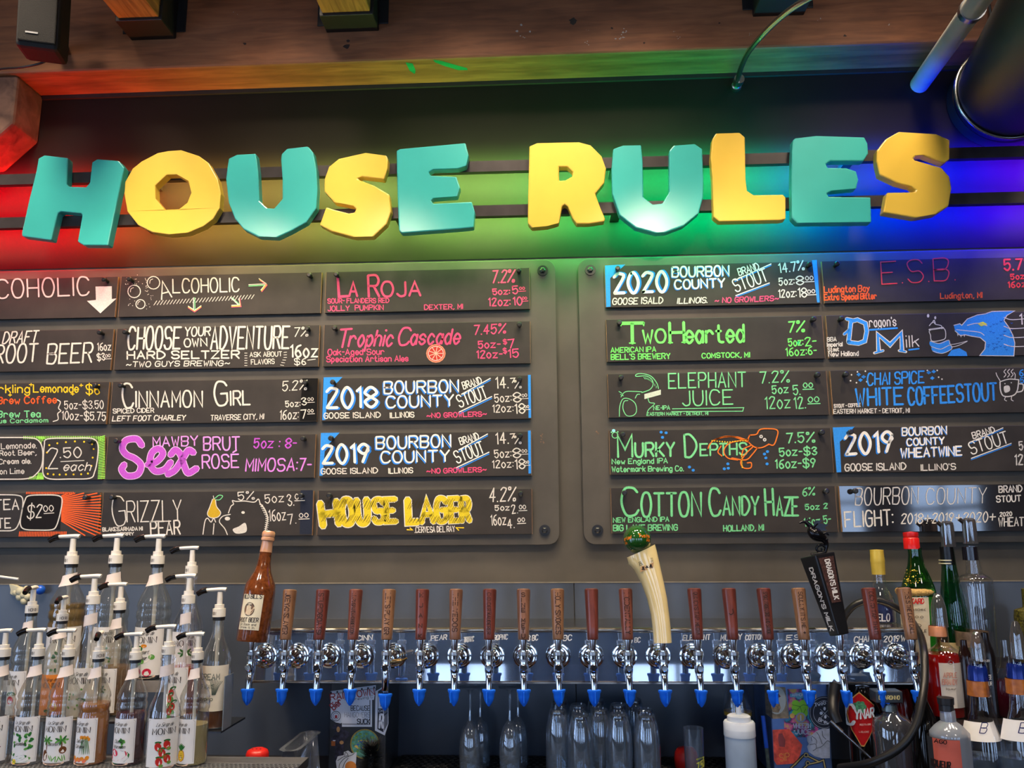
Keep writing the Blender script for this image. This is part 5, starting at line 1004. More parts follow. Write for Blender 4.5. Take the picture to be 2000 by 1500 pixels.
# red dome and clear plastic pan at the left
q=P(502,1488,-.36); h=P(502,1461,-.36).z-q.z; t=thing('red_dome','small red plastic domed shaker lid beside the tray','lid',q)
MB().lathe([(0,0),(.026,0),(.0285,h*.3),(.0285,h*.62),(.025,h*.85),(.016,h*.98),(0,h)],28,q).build('dome',mat('red_plastic',(0,0,0)),t,smooth=50)
m=MB()
for a in (-.010,0,.010): m.lathe([(0,h*.985+.0006),(.0022,h*.98+.0008),(.0026,h*.95)],8,(q.x+a,q.y-.008,q.z))
tag(m.build('shaker_hole',mat('hole_dark',(60,8,8),.8,var=0),t),kind='stuff')
MB().box((q.x-.06,q.y-.05,ZC-.006),(q.x+.06,q.y+.04,q.z)).build('stand_block',mat('stand_dark',(44,38,34),.6),t)
c4=[P(539,1468,-.40),P(623,1471,-.40)]; zp=c4[0].z; 
t=thing('plastic_pan','clear plastic food pan with a wide rim, left of the stickered box','pan',(c4[0].x,-.3,ZC))
xa_,xb_=c4[0].x,P(640,1440,-.12).x
def pan(z,ins): return rrect(xa_+.01+ins,xb_+.02-ins,-.40+ins,-.20-ins,.03,0)
vs=[];lv=[(zp,0),(zp,.010),(zp-.004,.012),(ZC+.004,.030),(ZC+.0035,.035)]
for z,ins in lv: vs+=[Vector((p[0],p[2],z)) for p in rrect(xa_+ins,xb_-ins,-.40+ins,-.17-ins,.03,0)]
n=28; MB().add(vs,[(j*n+i,j*n+(i+1)%n,(j+1)*n+(i+1)%n,(j+1)*n+i) for j in range(len(lv)-1) for i in range(n)]+[tuple((len(lv)-1)*n+i for i in range(n))]).build('pan_shell',glass('smoky_plastic',(200,200,205),.16,.7,.08,film=.12),t,smooth=40,fix=False)
# ------------------------------------------------------------------ stickered boxes
def polyP(mb,pts,Y,mi=0): return mb.poly([P(x,y,Y) for x,y in pts],mi)
def circP(mb,cx,cy,rx,ry,Y,mi=0,n=28): return mb.add([P(cx+rx*math.cos(6.283*i/n),cy+ry*math.sin(6.283*i/n),Y) for i in range(n)],[tuple(range(n))],mi)
def tP(mb,tx,x0,y0,x1,y1,h,w,Y,mi=0,slant=0):
    a=Vector((x0,y0));b=Vector((x1,y1)); d=(b-a).normalized(); text(mb,tx,a,b,h,w,lambda p:P(p.x,p.y,Y),mi,(d.y,-d.x),0,slant)
def cz(ox,oy,k,pts): return [(ox+x/k,oy+y/k) for x,y in pts]
BY=-.165
x0=P(643,1420,BY).x; x1=P(754,1420,BY).x
t=thing('sticker_box','tall dark box covered in brewery stickers below the tower, left side','box',((x0+x1)/2,BY,ZC))
MB().box((x0,BY,ZC-.0055),(x1,WY-.009,ztb-.004)).build('box_body',mat('box_slate',(40,44,52),.35,var=.2,scale=30),t,bevel=.003)
s2=lambda pts:cz(620,1320,2000/240,pts)
SW=mat('sticker_white',(196,206,226),.4,var=.02); SR=mat('sticker_red',(150,44,56),.5,var=0); SK=mat('sticker_navy',(28,34,52),.5,var=0); SG=mat('sticker_grey',(92,98,112),.5,var=0)
Yb=BY-.0008
m=MB(); polyP(m,s2([(215,250),(950,150),(950,180),(920,390),(410,400),(400,760),(380,775),(300,760),(215,700)]),Yb); m.build('railtown_sticker',SW,t,fix=False)
m=MB()
for i in range(8): x=210+i*100; y=268-i*12; polyP(m,s2([(x,y-8),(x+25,y-11),(x+25,y+20),(x,y+23)]),Yb-.0004,0)
polyP(m,s2([(215,296),(960,196),(960,203),(215,303)]),Yb-.0004,0)
tP(m,'RAILTOWN',*s2([(215,395)])[0],*s2([(930,308)])[0],11.5,2.0,Yb-.0006,1); tP(m,'Brewing C',*s2([(565,405)])[0],*s2([(905,358)])[0],4.6,.6,Yb-.0006,0)
tP(m,'Bier',*s2([(265,560)])[0],*s2([(405,440)])[0],13,2.2,Yb-.0006,1); circP(m,*s2([(300,655)])[0],9.6,10,Yb-.0006,0); circP(m,*s2([(300,655)])[0],8.4,8.8,Yb-.0008,2); circP(m,*s2([(300,655)])[0],6.2,6.6,Yb-.0010,0); circP(m,*s2([(300,655)])[0],5.4,5.8,Yb-.0012,2)
polyP(m,s2([(285,640),(322,640),(325,690),(280,690)]),Yb-.0014,1)
tag(m.build('sticker_print',[SK,SR,SW],t,fix=False),kind='stuff')
m=MB(); polyP(m,s2([(400,400),(890,390),(888,830),(398,830)]),Yb-.0009); m.build('hangover_sticker',SW,t,fix=False)
m=MB(); f3=[(405,790),(860,795),(860,395),(848,395),(848,785),(405,780)]; polyP(m,s2(f3),Yb-.0012); tP(m,'BECAUSE',*s2([(545,565)])[0],*s2([(850,565)])[0],9.2,1.2,Yb-.0014); tP(m,'SUCK',*s2([(648,780)])[0],*s2([(850,782)])[0],9.2,1.7,Yb-.0014); tP(m,'HANGOVERS',*s2([(443,672)])[0],*s2([(850,675)])[0],9.2,.6,Yb-.0014); polyP(m,s2([(440,385),(545,378),(545,388),(440,395)]),Yb-.0014); polyP(m,s2([(512,385),(540,385),(540,408),(512,408)]),Yb-.0014)
tag(m.build('sticker_print',SK,t,fix=False),kind='stuff')
m=MB(); polyP(m,s2([(945,250),(1010,215),(1080,160),(1150,180),(1155,780),(1095,970),(935,890)]),Yb-.0006,0); polyP(m,s2([(985,250),(1070,200),(1075,920),(975,865)]),Yb-.0009,1); polyP(m,s2([(1080,200),(1145,190),(1145,780),(1085,900)]),Yb-.0009,2)
tP(m,'L',*s2([(1008,515)])[0],*s2([(1065,515)])[0],26,4,Yb-.0012,0); tP(m,'R',*s2([(1008,845)])[0],*s2([(1060,848)])[0],26,4,Yb-.0012,0); tP(m,'DI',*s2([(998,588)])[0],*s2([(1060,585)])[0],4,.8,Yb-.0012,0)
for i in range(3): polyP(m,s2([(1085,470+i*80),(1145,420+i*80),(1145,440+i*80),(1085,495+i*80)]),Yb-.0012,1)
m.build('hexagon_sticker',[SW,SK,SG],t,fix=False)
# round landscape sticker
m=MB(); cx,cy=s2([(770,1110)])[0]; circP(m,cx,cy,30,31,Yb,0); circP(m,cx,cy,28.6,29.6,Yb-.0002,1); circP(m,cx,cy,26,27,Yb-.0004,2)
rd=random.Random(3)
for i in range(60):
    a=rd.uniform(0,6.28); r=rd.uniform(0,23); x=cx+r*math.cos(a); y=cy+r*math.sin(a); circP(m,x,y,rd.uniform(1.5,4),rd.uniform(1,2.5),Yb-.0006-.00001*i,3 if y<cy-8 else rd.choice((3,4,5,4)),9)
m.build('round_sticker',[SK,mat('sticker_gold',(150,140,70),.5,var=.2,scale=300),mat('sticker_teal',(90,160,150),.4,var=.3,scale=120),mat('sticker_leaf',(110,160,80),.4,var=.3,scale=200),mat('sticker_blue',(60,100,180),.4),mat('sticker_yellow',(206,190,100),.4)],t,fix=False)
m=MB(); polyP(m,s2([(300,1390),(330,1310),(430,1290),(430,1240),(500,1215),(560,1260),(640,1240),(620,1500),(470,1560),(320,1560)]),Yb-.0008,0)
for p in([(330,1380),(420,1320),(500,1300)],[(440,1300),(460,1240),(500,1290)],[(500,1310),(560,1290),(600,1260)],[(350,1520),(360,1440),(430,1350),(510,1310)],[(400,1540),(440,1420),(500,1340)]): ribbon(m,crom([Vector(q) for q in s2(p)],4),1.1,lambda p:P(p.x,p.y,Yb-.0012),1)
circP(m,*s2([(540,1480)])[0],11,11,Yb-.0011,2); m.build('palm_sticker',[SW,SK,mat('sticker_orange',(206,130,60),.5)],t,fix=False)
m=MB(); polyP(m,s2([(260,800),(320,765),(385,790),(395,870),(440,880),(530,930),(540,950),(440,1060),(425,1190),(400,1400),(280,1400),(290,1180),(240,1130),(220,1020),(280,960),(300,880),(240,850)]),Yb-.0002,0); circP(m,*s2([(338,872)])[0],3.4,5.4,Yb-.0005,1); circP(m,*s2([(393,1085)])[0],4,3.6,Yb-.0005,1); polyP(m,s2([(225,1060),(290,1060),(290,1140),(225,1140)]),Yb-.0005,2); polyP(m,s2([(250,1045),(295,1045),(290,1062),(255,1062)]),Yb-.0006,3)
m.build('figure_sticker',[mat('sticker_dusk',(44,44,66),.5,var=.5,scale=90),mat('sticker_skin',(176,140,100),.5),mat('sticker_amber',(160,92,40),.5),SW],t,fix=False)
# black bristle brush
q=P(725,1500,-.33); hb_=P(725,1452,-.33).z
t=thing('bristle_brush','round black bristle brush standing in front of the sticker box','brush',(q.x,-.33,ZC))
rd=random.Random(5); m=MB(); cz_=(ZC+hb_)/2
for i in range(2600):
    a=rd.uniform(0,6.283); v=rd.uniform(-.2,1.); z0=ZC+.02+(hb_-ZC-.035)*rd.random(); up=max(0,(z0-cz_)/(hb_-cz_)); d=Vector((math.cos(a)*(1-up*.6),math.sin(a)*(1-up*.6),up*.8+rd.uniform(-.25,.25))).normalized(); b0=Vector((q.x,-.33,z0)); L0=.038+rd.uniform(0,.010); s=Vector((-d.y,d.x,0)).normalized()*.0009
    m.add([b0+d*.01+s,b0+d*.01-s,b0+d*L0],[(0,1,2)])
tag(m.build('bristles',mat('bristle_black',(12,12,13),.7,var=0),t,fix=False),kind='stuff'); MB().lathe([(0,0),(.012,0),(.012,hb_-ZC-.03),(0,hb_-ZC-.03)],12,(q.x,-.33,ZC)).build('brush_core',BLK,t,smooth=40)
# right sticker box
x0=P(1507,1420,BY).x; x1=P(1621,1420,BY).x; s6=lambda pts:cz(1480,1320,2000/240,pts)
t=thing('sticker_box','blue-grey steel box covered in colourful stickers below the tower, right side','box',((x0+x1)/2,BY,ZC))
MB().box((x0,BY,ZC-.0055),(x1,WY-.009,ztb-.004)).build('box_body',mat('box_steel',(96,124,176),.3,.6,var=.25,scale=9),t,bevel=.003)
m=MB(); polyP(m,s6([(110,150),(450,190),(510,690),(240,700),(130,620)]),Yb-.0006,0); polyP(m,s6([(110,150),(215,190),(240,700),(130,620)]),Yb-.0008,1); circP(m,*s6([(310,400)])[0],18,27,Yb-.0007,2); polyP(m,s6([(230,350),(330,370),(375,520),(340,600),(240,590),(215,480)]),Yb-.001,3); polyP(m,s6([(200,340),(235,285),(330,275),(375,340),(300,370)]),Yb-.0012,4); polyP(m,s6([(270,395),(310,395),(310,460),(270,460)]),Yb-.0014,2)
m.build('cottage_sticker',[mat('stk_tan',(150,132,108),.5,var=.3,scale=60),mat('stk_brown',(74,64,54),.6,var=.4,scale=120),mat('stk_pale',(196,198,190),.5,var=.05),mat('stk_wood',(170,140,104),.5,var=.3,scale=150),mat('stk_roof',(120,66,62),.5,var=.3,scale=100)],t,fix=False)
def rainbow():
    mm=mat('stk_rainbow',(200,90,150),.4,var=.2); nt=mm.node_tree; cr=nt.nodes['Color Ramp']; e=cr.color_ramp.elements
    for p,c in((.40,(30,150,190)),(.47,(40,60,80)),(.53,(190,70,150)),(.60,(210,180,80))): n=e.new(p); n.color=lin(c)
    nt.nodes['Noise Texture'].inputs['Scale'].default_value=26; return mm
m=MB(); polyP(m,s6([(480,215),(948,213),(955,560),(985,900),(880,1000),(620,1000),(430,860),(430,720),(515,700)]),Yb-.0003,0)
for x,y,rx,ry in((615,445,60,50),(740,440,62,50),(600,520,50,45),(680,500,60,55),(770,520,50,50),(610,600,55,40),(760,600,56,70),(690,580,60,60)): circP(m,*s6([(x,y)])[0],rx/8.33,ry/8.33,Yb-.0006-.00002*x/100,1,14)
for p in([(560,470),(640,490),(690,500)],[(690,500),(740,470),(810,490)],[(640,560),(690,500),(720,600)],[(570,540),(620,560)],[(780,540),(740,620)]): ribbon(m,[Vector(q) for q in s6(p)],.8,lambda p:P(p.x,p.y,Yb-.0012),2)
circP(m,*s6([(700,680)])[0],10,10,Yb-.0014,3); circP(m,*s6([(700,675)])[0],7,7.5,Yb-.0016,4); polyP(m,s6([(692,640),(706,640),(712,730),(690,730)]),Yb-.0018,5); circP(m,*s6([(562,650)])[0],5,5,Yb-.0014,4,12)
polyP(m,s6([(525,290),(600,290),(620,270),(740,270),(760,285),(822,285),(822,345),(750,345),(680,385),(610,350),(525,348)]),Yb-.0006,6)
tP(m,'ARMORY',*s6([(560,330)])[0],*s6([(795,328)])[0],5,1,Yb-.0009,5); tP(m,'WHEEZIN',*s6([(585,850)])[0],*s6([(862,848)])[0],8.4,1.5,Yb-.0009,5); tP(m,'THE',*s6([(585,905)])[0],*s6([(612,905)])[0],2.4,.5,Yb-.0009,5); tP(m,'JUICE',*s6([(615,945)])[0],*s6([(862,948)])[0],8.6,1.6,Yb-.0009,5)
m.build('rainbow_sticker',[rainbow(),mat('hop_green',(140,210,40),.4,var=.1),mat('hop_line',(40,90,20),.5,var=0),mat('stk_silver',(150,160,180),.4),mat('stk_amber',(210,170,90),.4),SW,mat('stk_sky',(90,160,190),.4)],t,fix=False)
m=MB(); cx,cy=s6([(1080,600)])[0]; 
def clipc(r,Y,mi):
    pts=[(cx+r*math.cos(6.283*i/40),cy+r*1.1*math.sin(6.283*i/40)) for i in range(40)]; polyP(m,[(min(x,1619.8),y) for x,y in pts],Y,mi)
clipc(29.5,Yb-.0004,0); clipc(27.6,Yb-.0006,1); clipc(27,Yb-.0008,0); clipc(21.4,Yb-.001,1); clipc(20.8,Yb-.0012,0)
def arc(tx,a0,a1,r,h,w,flip=0):
    fn=lambda p:P(min(cx+math.cos(p.x)*(r+p.y),1619.8),cy+math.sin(p.x)*(r+p.y)*1.1,Yb-.0014)
    st,wd=layout(tx)
    for s in st: ribbon(m,[Vector((a0+(a1-a0)*p.x/wd,(p.y/6*h if not flip else -p.y/6*h))) for p in s],.05,lambda p:fn(p),1)
for tx,x,y,x2,y2,h in(('TwoG',1592,1380,1613,1375,6.5),('Brew',1598,1408,1618,1415,6.5)): tP(m,tx,x,y,x2,y2,h,1.3,Yb-.0014,1)
for a,b_ in(((1602,1385),(1619,1401)),((1604,1401),(1619,1385))): ribbon(m,[Vector(a),Vector(b_)],.6,lambda p:P(p.x,p.y,Yb-.0014),1)
circP(m,1610.5,1384,2.4,3.6,Yb-.0014,1,12); circP(m,1612,1400,2.4,3.6,Yb-.0014,1,12); circP(m,1604,1393,3.2,3.2,Yb-.0014,1,12)
m.build('round_sticker',[SK,SW],t,fix=False)
m=MB(); polyP(m,s6([(240,880),(510,865),(540,900),(725,1125),(690,1290),(620,1425),(310,1450),(265,1380)]),Yb-.0006,0); polyP(m,s6([(340,940),(400,935),(450,1050),(440,1160),(350,1150),(330,1010)]),Yb-.0009,1); tP(m,'SIP',*s6([(365,1390)])[0],*s6([(520,1370)])[0],14,1.2,Yb-.0009,2)
m.build('red_sticker',[mat('stk_coral',(226,84,66),.45,var=.25,scale=60),mat('stk_plum',(140,62,66),.5,var=.2),mat('stk_gold2',(232,150,70),.5,var=0)],t,fix=False)
m=MB(); fist=[(800,980),(880,960),(950,900),(1050,860),(1170,860),(1176,1340),(1060,1345),(930,1310),(830,1240),(800,1150),(830,1110),(800,1050)]; polyP(m,s6(fist),Yb-.0009,0)
for p in([(880,980),(950,1040),(960,1110)],[(960,920),(1000,980),(1050,1110)],[(1050,900),(1060,980),(1110,1030)],[(850,1120),(940,1110),(950,1180),(900,1220)],[(950,1180),(1040,1150),(1130,1060),(1175,1080)],[(870,1000),(880,1060)]): ribbon(m,crom([Vector(q) for q in s6(p)],4),1.3,lambda p:P(p.x,p.y,Yb-.0013),1)
m.build('fist_sticker',[mat('stk_fist',(176,186,208),.45,var=.12,scale=90),SG],t,fix=False)
m=MB()
for w,mi in((5.5,0),(2.2,1)):
    for p in([(740,1300),(540,1500),(560,1620)],[(800,1300),(1000,1400),(1070,1370),(1110,1560)],[(740,1300),(600,1450)],[(1000,1400),(820,1440)],[(820,1440),(690,1560)]): ribbon(m,[Vector(q) for q in s6(p)],w,lambda p:P(p.x,p.y,Yb-.0006-.0004*mi),mi)
    for q,r in(((787,1290),4.6),((815,1420),4.2)): circP(m,*s6([q])[0],r+(1 if mi==0 else 0),r+(1 if mi==0 else 0),Yb-.0007-.0004*mi,mi,16)
for q in((787,1290),(815,1420)): circP(m,*s6([q])[0],2.8,2.8,Yb-.0013,0,14)
m.build('crown_sticker',[SK,mat('stk_gold3',(180,164,110),.5,var=.05)],t,fix=False)
# ------------------------------------------------------------------ drink hose and soda gun
HOSE=mat('hose_black',(22,22,24),.4,var=.1)
hp=[(1640,1500,-.34),(1700,1490,-.42),(1755,1462,-.45),(1787,1420,-.45),(1802,1360,-.43),(1806,1310,-.39),(1804,1270,-.35),(1796,1238,-.26),(1772,1203,-.15),(1737,1180,-.145),(1704,1172,-.145),(1672,1180,-.14),(1652,1200,-.13),(1645,1217,-.13)]
tag(MB().tube([P(*q) for q in hp],.0095,14).build('drink_hose',HOSE,smooth=60),'thick black hose looping round the right end of the steel tower','hose')
t=thing('soda_gun','black soda gun handle with a metal neck hanging below the right taps','dispenser',P(1630,1370,-.33))
MB().tube([P(1632,1336,-.3),P(1628,1362,-.31),P(1628,1390,-.33),P(1636,1412,-.34)],lambda s:.016-.004*s,14).build('gun_handle',HOSE,t,smooth=60)
MB().tube([P(1622,1408,-.34),P(1645,1430,-.35)],.006,12,sm=False).tube([P(1645,1430,-.35),P(1700,1480,-.36)],.0032,10,sm=False).build('metal_neck',mat('gun_metal',(130,130,134),.25,1,var=.05),t,smooth=60)
# ------------------------------------------------------------------ liquor bottles on the right
def lathe_px(mb,rows,Y,cx,z0=None,n=28,sy=1.,s=None):
    """rows: (pixel height y, pixel radius)"""
    q=P(cx,rows[-1][0],Y); kk=(D+Y)/F; return mb.lathe([(r*kk,P(cx,y,Y).z) for y,r in rows],n,(q.x,Y,0),sy=sy)
def wrp(name,mat_,t,rows,Y,cx,a0=-1.3,a1=1.3,off=.0006,sy=1.):
    q=P(cx,rows[-1][0],Y); kk=(D+Y)/F; N=16; vs=[Vector((q.x+(r*kk+off)*math.sin(a0+(a1-a0)*i/N),Y-(r*kk+off)*sy*math.cos(a0+(a1-a0)*i/N),P(cx,y,Y).z)) for y,r in rows for i in range(N+1)]
    return MB().add(vs,[(j*(N+1)+i,j*(N+1)+i+1,(j+1)*(N+1)+i+1,(j+1)*(N+1)+i) for j in range(len(rows)-1) for i in range(N)]).build(name,mat_,t,smooth=60,fix=False)
def ctext(t,items,Y,cx,ry,R_,col,par=None,sy=1.,name='label_lettering'):
    """items: text,x0,y0,x1,y1,h,w in photo pixels, wrapped on a cylinder of pixel radius R_"""
    kk=(D+Y)/F; qx=P(cx,ry,Y).x; m=MB()
    def fn(p):
        q=P(p.x,p.y,Y-R_*kk*.8); dx=max(-R_*kk*.98,min(R_*kk*.98,q.x-qx)); return Vector((qx+dx*1.0,Y-math.sqrt(max(0,(R_*kk)**2-dx*dx))*sy-.0014,q.z))
    for it in items: text(m,it[0],it[1:3],it[3:5],it[5],it[6],fn,0,(0,-1),0,it[7] if len(it)>7 else 0)
    m.build(name,ink(col),par or t,fix=False)['kind']='stuff'
def lq(t,rows,Y,cx,col,nm,trans=.45,name='liquid'):
    kk=(D+Y)/F; rr=[(y,max(0,r-1.6)) for y,r in rows]; m=MB(); rr=[(rr[0][0],0)]+rr+[(rr[-1][0],0)]
    lathe_px(m,rr,Y,cx,n=24).build(name,mat(nm,col,.08,trans=trans,var=.05,ior=1.34),t,smooth=50)
UZ=P(1850,1296,-.10).z     # upper right shelf
SX0=P(1789,1280,TY).x+.006
t=thing('liquor_shelf','dark stepped shelf carrying the liquor bottles at right','shelf',(SX0,-.2,ZC))
SM=mat('shelf_dark',(30,28,30),.35,var=.2)
MB().box((SX0,-.175,UZ-.02),(1.9,WY-.009,UZ-.0005)).build('upper_shelf',SM,t); MB().box((SX0,-.17,ZC-.0055),(1.9,-.165,UZ-.0205)).build('riser',SM,t)
LZ=P(1850,1404,-.28).z
MB().box((SX0+.02,-.345,LZ-.02),(1.9,-.1755,LZ-.0005)).build('middle_shelf',SM,t); MB().box((SX0+.03,-.34,ZC-.0055),(1.9,-.335,LZ-.0205)).build('riser',SM,t)
FZ=P(1900,1520,-.44).z
MB().box((SX0+.02,-.58,FZ-.02),(1.9,-.3455,FZ-.0005)).build('front_shelf',SM,t); MB().box((SX0+.03,-.57,ZC-.0055),(1.9,-.565,FZ-.0205)).build('riser',SM,t)
def ybase(x,Y,z):
    lo,hi=900,1700
    for _ in range(40):
        mid=(lo+hi)/2
        if P(x,mid,Y).z>z: lo=mid
        else: hi=mid
    return lo
# 1 yellow-capped bottle standing on the tower
Y=-.09; b0=ybase(1716,Y,ztt+.0003)
t=thing('liquor_bottle','clear bottle with a yellow capsule and dark blue label, standing on the tower','bottle',P(1716,b0,Y))
lathe_px(MB(),[(b0,0),(b0,24),(b0-2,25),(1178,25),(1168,23),(1158,17),(1148,13),(1135,11.5),(1118,11)],Y,1716).build('bottle_glass',CLEAR,t,smooth=50)
lathe_px(MB(),[(1122,11.8),(1098,12.6),(1096,13),(1086,12.2),(1074,12),(1073,0)],Y,1712,n=22).build('capsule',mat('yellow_foil',(206,176,70),.35,.2,var=.05),t,smooth=40)
lb=wrp('bottle_label',mat('navy_label',(26,34,84),.4,var=.08),t,[(b0-2,25),(1170,24)],Y,1716); ctext(t,[('CIELO',1700,1212,1736,1212,13,2.4)],Y,1716,1200,26,(226,228,236),lb)
# 2 green bottle with red cap
Y=-.10; b0=ybase(1787,Y,UZ)
t=thing('liquor_bottle','green glass bottle with a bright red cap and straw collar over a pale label','bottle',P(1787,b0,Y))
GRN=glass('green_glass',(110,200,116),.08,.6); GRN2=glass('deep_green_glass',(96,180,124),.08,.6)
lathe_px(MB(),[(b0,0),(b0,28),(b0-3,30),(1160,30),(1145,28),(1125,22),(1105,15),(1085,12),(1070,12)],Y,1786).build('bottle_glass',GRN,t,smooth=50)
lathe_px(MB(),[(1072,14),(1052,14),(1050,12.6),(1047,13.5),(1040,13.5),(1038,0)],Y,1768+10,n=24).build('red_cap',mat('red_cap',(206,28,26),.25,var=.04),t,smooth=40)
lathe_px(MB(),[(1162,31),(1158,33.5),(1154,34),(1150,32),(1148,29)],Y,1786,n=26).build('straw_collar',mat('straw',(186,150,84),.7,var=.2,scale=200,bump=.5),t,smooth=60)
lb=wrp('bottle_label',mat('ivory_label',(206,196,172),.5,var=.1,scale=40),t,[(b0-4,30),(1164,31.5)],Y,1786,-1.4,1.4,.001); ctext(t,[('LUXARDO',1764,1178,1808,1178,9,2)],Y,1786,1200,31.5,(196,40,40),lb)
ctext(t,[('MARASCHINO',1768,1192,1806,1192,3.5,.7),('ORIGINALE',1770,1234,1806,1234,5,1),('LIQUORE',1772,1242,1802,1242,3,.6),('ooo',1776,1206,1800,1206,5,.8),('o',1786,1224,1796,1224,9,1)],Y,1786,1200,31.5,(60,50,50),lb,name='small_lettering')
e=MB(); rd=random.Random(9)
for i in range(60):
    y=rd.uniform(1112,1142); rr=14+(y-1105)*.42; a=rd.uniform(-.9,.9); kk=(D+Y)/F; qx=P(1786,1200,Y).x; e.lathe([(0,-.0012),(.0013,0),(0,.0012)],5,(qx+rr*kk*math.sin(a),Y-rr*kk*math.cos(a)-.0004,P(1786,y,Y).z))
tag(e.build('embossed_seal',mat('gold_emboss',(196,178,60),.2,.6,var=.1),t),kind='stuff')
# 3 tall green wine-shaped bottle with smoked pourer
Y=-.068; b0=ybase(1850,Y,UZ)
t=thing('liquor_bottle','tall slim dark green bottle with a smoky plastic pourer cover','bottle',P(1850,b0,Y))
lathe_px(MB(),[(b0,0),(b0,22),(b0-3,23.5),(1215,23.5),(1195,23),(1170,20),(1140,16.5),(1115,13.5),(1095,12),(1072,11)],Y,1850).build('bottle_glass',GRN2,t,smooth=50)
lathe_px(MB(),[(1103,12.8),(1080,12),(1068,11.6),(1066,0)],Y,1842+6,n=22).build('neck_foil',mat('black_foil',(26,26,28),.25,.3,var=.1),t,smooth=40)
for y in(1094,1100): lathe_px(MB(),[(y+1.2,13.2),(y-1.2,13.0)],Y,1848,n=22).build('foil_stripe',mat('gold_stripe',(206,196,160),.3,.4,var=0),t,smooth=40)
SMK=glass('smoked_plastic',(150,120,90),.2,.8,.05,film=.06)
def pourer(t,cx,y1,y0,r,Y,side=-1,dome=0):
    if dome: lathe_px(MB(),[(y1,r),(y0+ (y1-y0)*.45,r*.92),(y0+(y1-y0)*.2,r*.7),(y0+2,r*.4),(y0,0)],Y,cx,n=22).build('pourer_cover',glass('clear_dome',(226,214,196),.16,.8,.03,film=.05),t,smooth=50)
    else:
        lathe_px(MB(),[(y1,r*1.12),(y1-6,r*1.05),(y0+10,r),(y0+3,r*.95),(y0,r*.6),(y0-1,0)],Y,cx,n=22).build('pourer_cover',SMK,t,smooth=50)
        a=P(cx,y1-6,Y); b=P(cx+side*6,y0+14,Y); c=P(cx+side*17,y0+2,Y)
        MB().tube([a,b,c],.006,10).build('pourer_spout',mat('pourer_dark',(40,32,26),.3,var=.1),t,smooth=50)
pourer(t,1848,1068,1018,12,Y)
wrp('bottle_label',mat('tan_label',(196,176,128),.5,var=.1),t,[(b0-4,23.8),(1252,23.9)],Y,1850)
# 4 tall clear bottle
Y=-.12; b0=ybase(1897,Y,UZ)
t=thing('liquor_bottle','tall clear bottle with broad shoulders, black neck band and smoky pourer cover','bottle',P(1897,b0,Y))
lathe_px(MB(),[(b0,0),(b0,24),(b0-3,26),(1200,28),(1140,30),(1130,29),(1124,22),(1120,14),(1095,12),(1066,11.5)],Y,1897).build('bottle_glass',CLEAR,t,smooth=50)
lathe_px(MB(),[(1094,13.2),(1068,13),(1066,0)],Y,1893,n=22).build('neck_band',mat('black_band',(22,20,28),.15,coat=.5,var=.1),t,smooth=40)
lathe_px(MB(),[(1262,27.2),(1232,27.6)],Y,1897,n=26,).build('inner_label',mat('brown_paper',(120,100,84),.5,var=.3,scale=60),t,smooth=40)
pourer(t,1891,1062,1012,12,Y)
# 5 dark yellow textured bottle at the edge
Y=-.09; b0=ybase(2012,Y,UZ)
t=thing('liquor_bottle','dark textured bottle with dull yellow wrapping at the right edge','bottle',P(2010,b0,Y))
lathe_px(MB(),[(b0,0),(b0,28),(1205,30),(1192,28),(1186,14),(1150,13),(1148,0)],Y,2010).build('bottle_glass',mat('yellow_wicker',(112,104,30),.5,var=.6,scale=160,bump=.7,dark=(30,28,14)),t,smooth=50)
# 6 red bottle with domed pourer
Y=-.245; b0=ybase(1836,Y,LZ); RED=glass('red_glass',(206,50,44),.08,.5)
t=thing('liquor_bottle','red bottle with a clear domed pourer and cream apple label','bottle',P(1840,b0,Y))
rw=[(b0,30),(b0-3,32),(1282,32),(1272,28),(1264,17)]
lathe_px(MB(),[(b0,0)]+rw+[(1258,11),(1222,10.5)],Y,1838).build('bottle_glass',CLEAR,t,smooth=50); lq(t,[(b0-2,30),(b0-3,32),(1282,32),(1276,30)],Y,1838,(150,16,14),'red_liqueur',.35)
pourer(t,1830,1224,1158,14,Y,dome=1)
lathe_px(MB(),[(1242,15.5),(1224,15),(1222,14)],Y,1830,n=22).build('neck_band',mat('copper_band',(206,140,104),.35,.3,var=.1),t,smooth=40)
lb=wrp('bottle_label',mat('cream_label2',(214,206,196),.5,var=.04),t,[(b0-22,32),(1290,32)],Y,1838,-.55,1.1,.001); ctext(t,[('APPLE',1840,1322,1866,1322,9,1.6),('BRANDY',1838,1336,1867,1336,10,1.6)],Y,1838,1300,32.5,(206,150,136),lb)
ctext(t,[('o',1848,1296,1858,1296,10,1),('liqueur',1845,1346,1864,1346,4,.6)],Y,1838,1300,32.5,(110,100,96),lb,name='small_lettering')
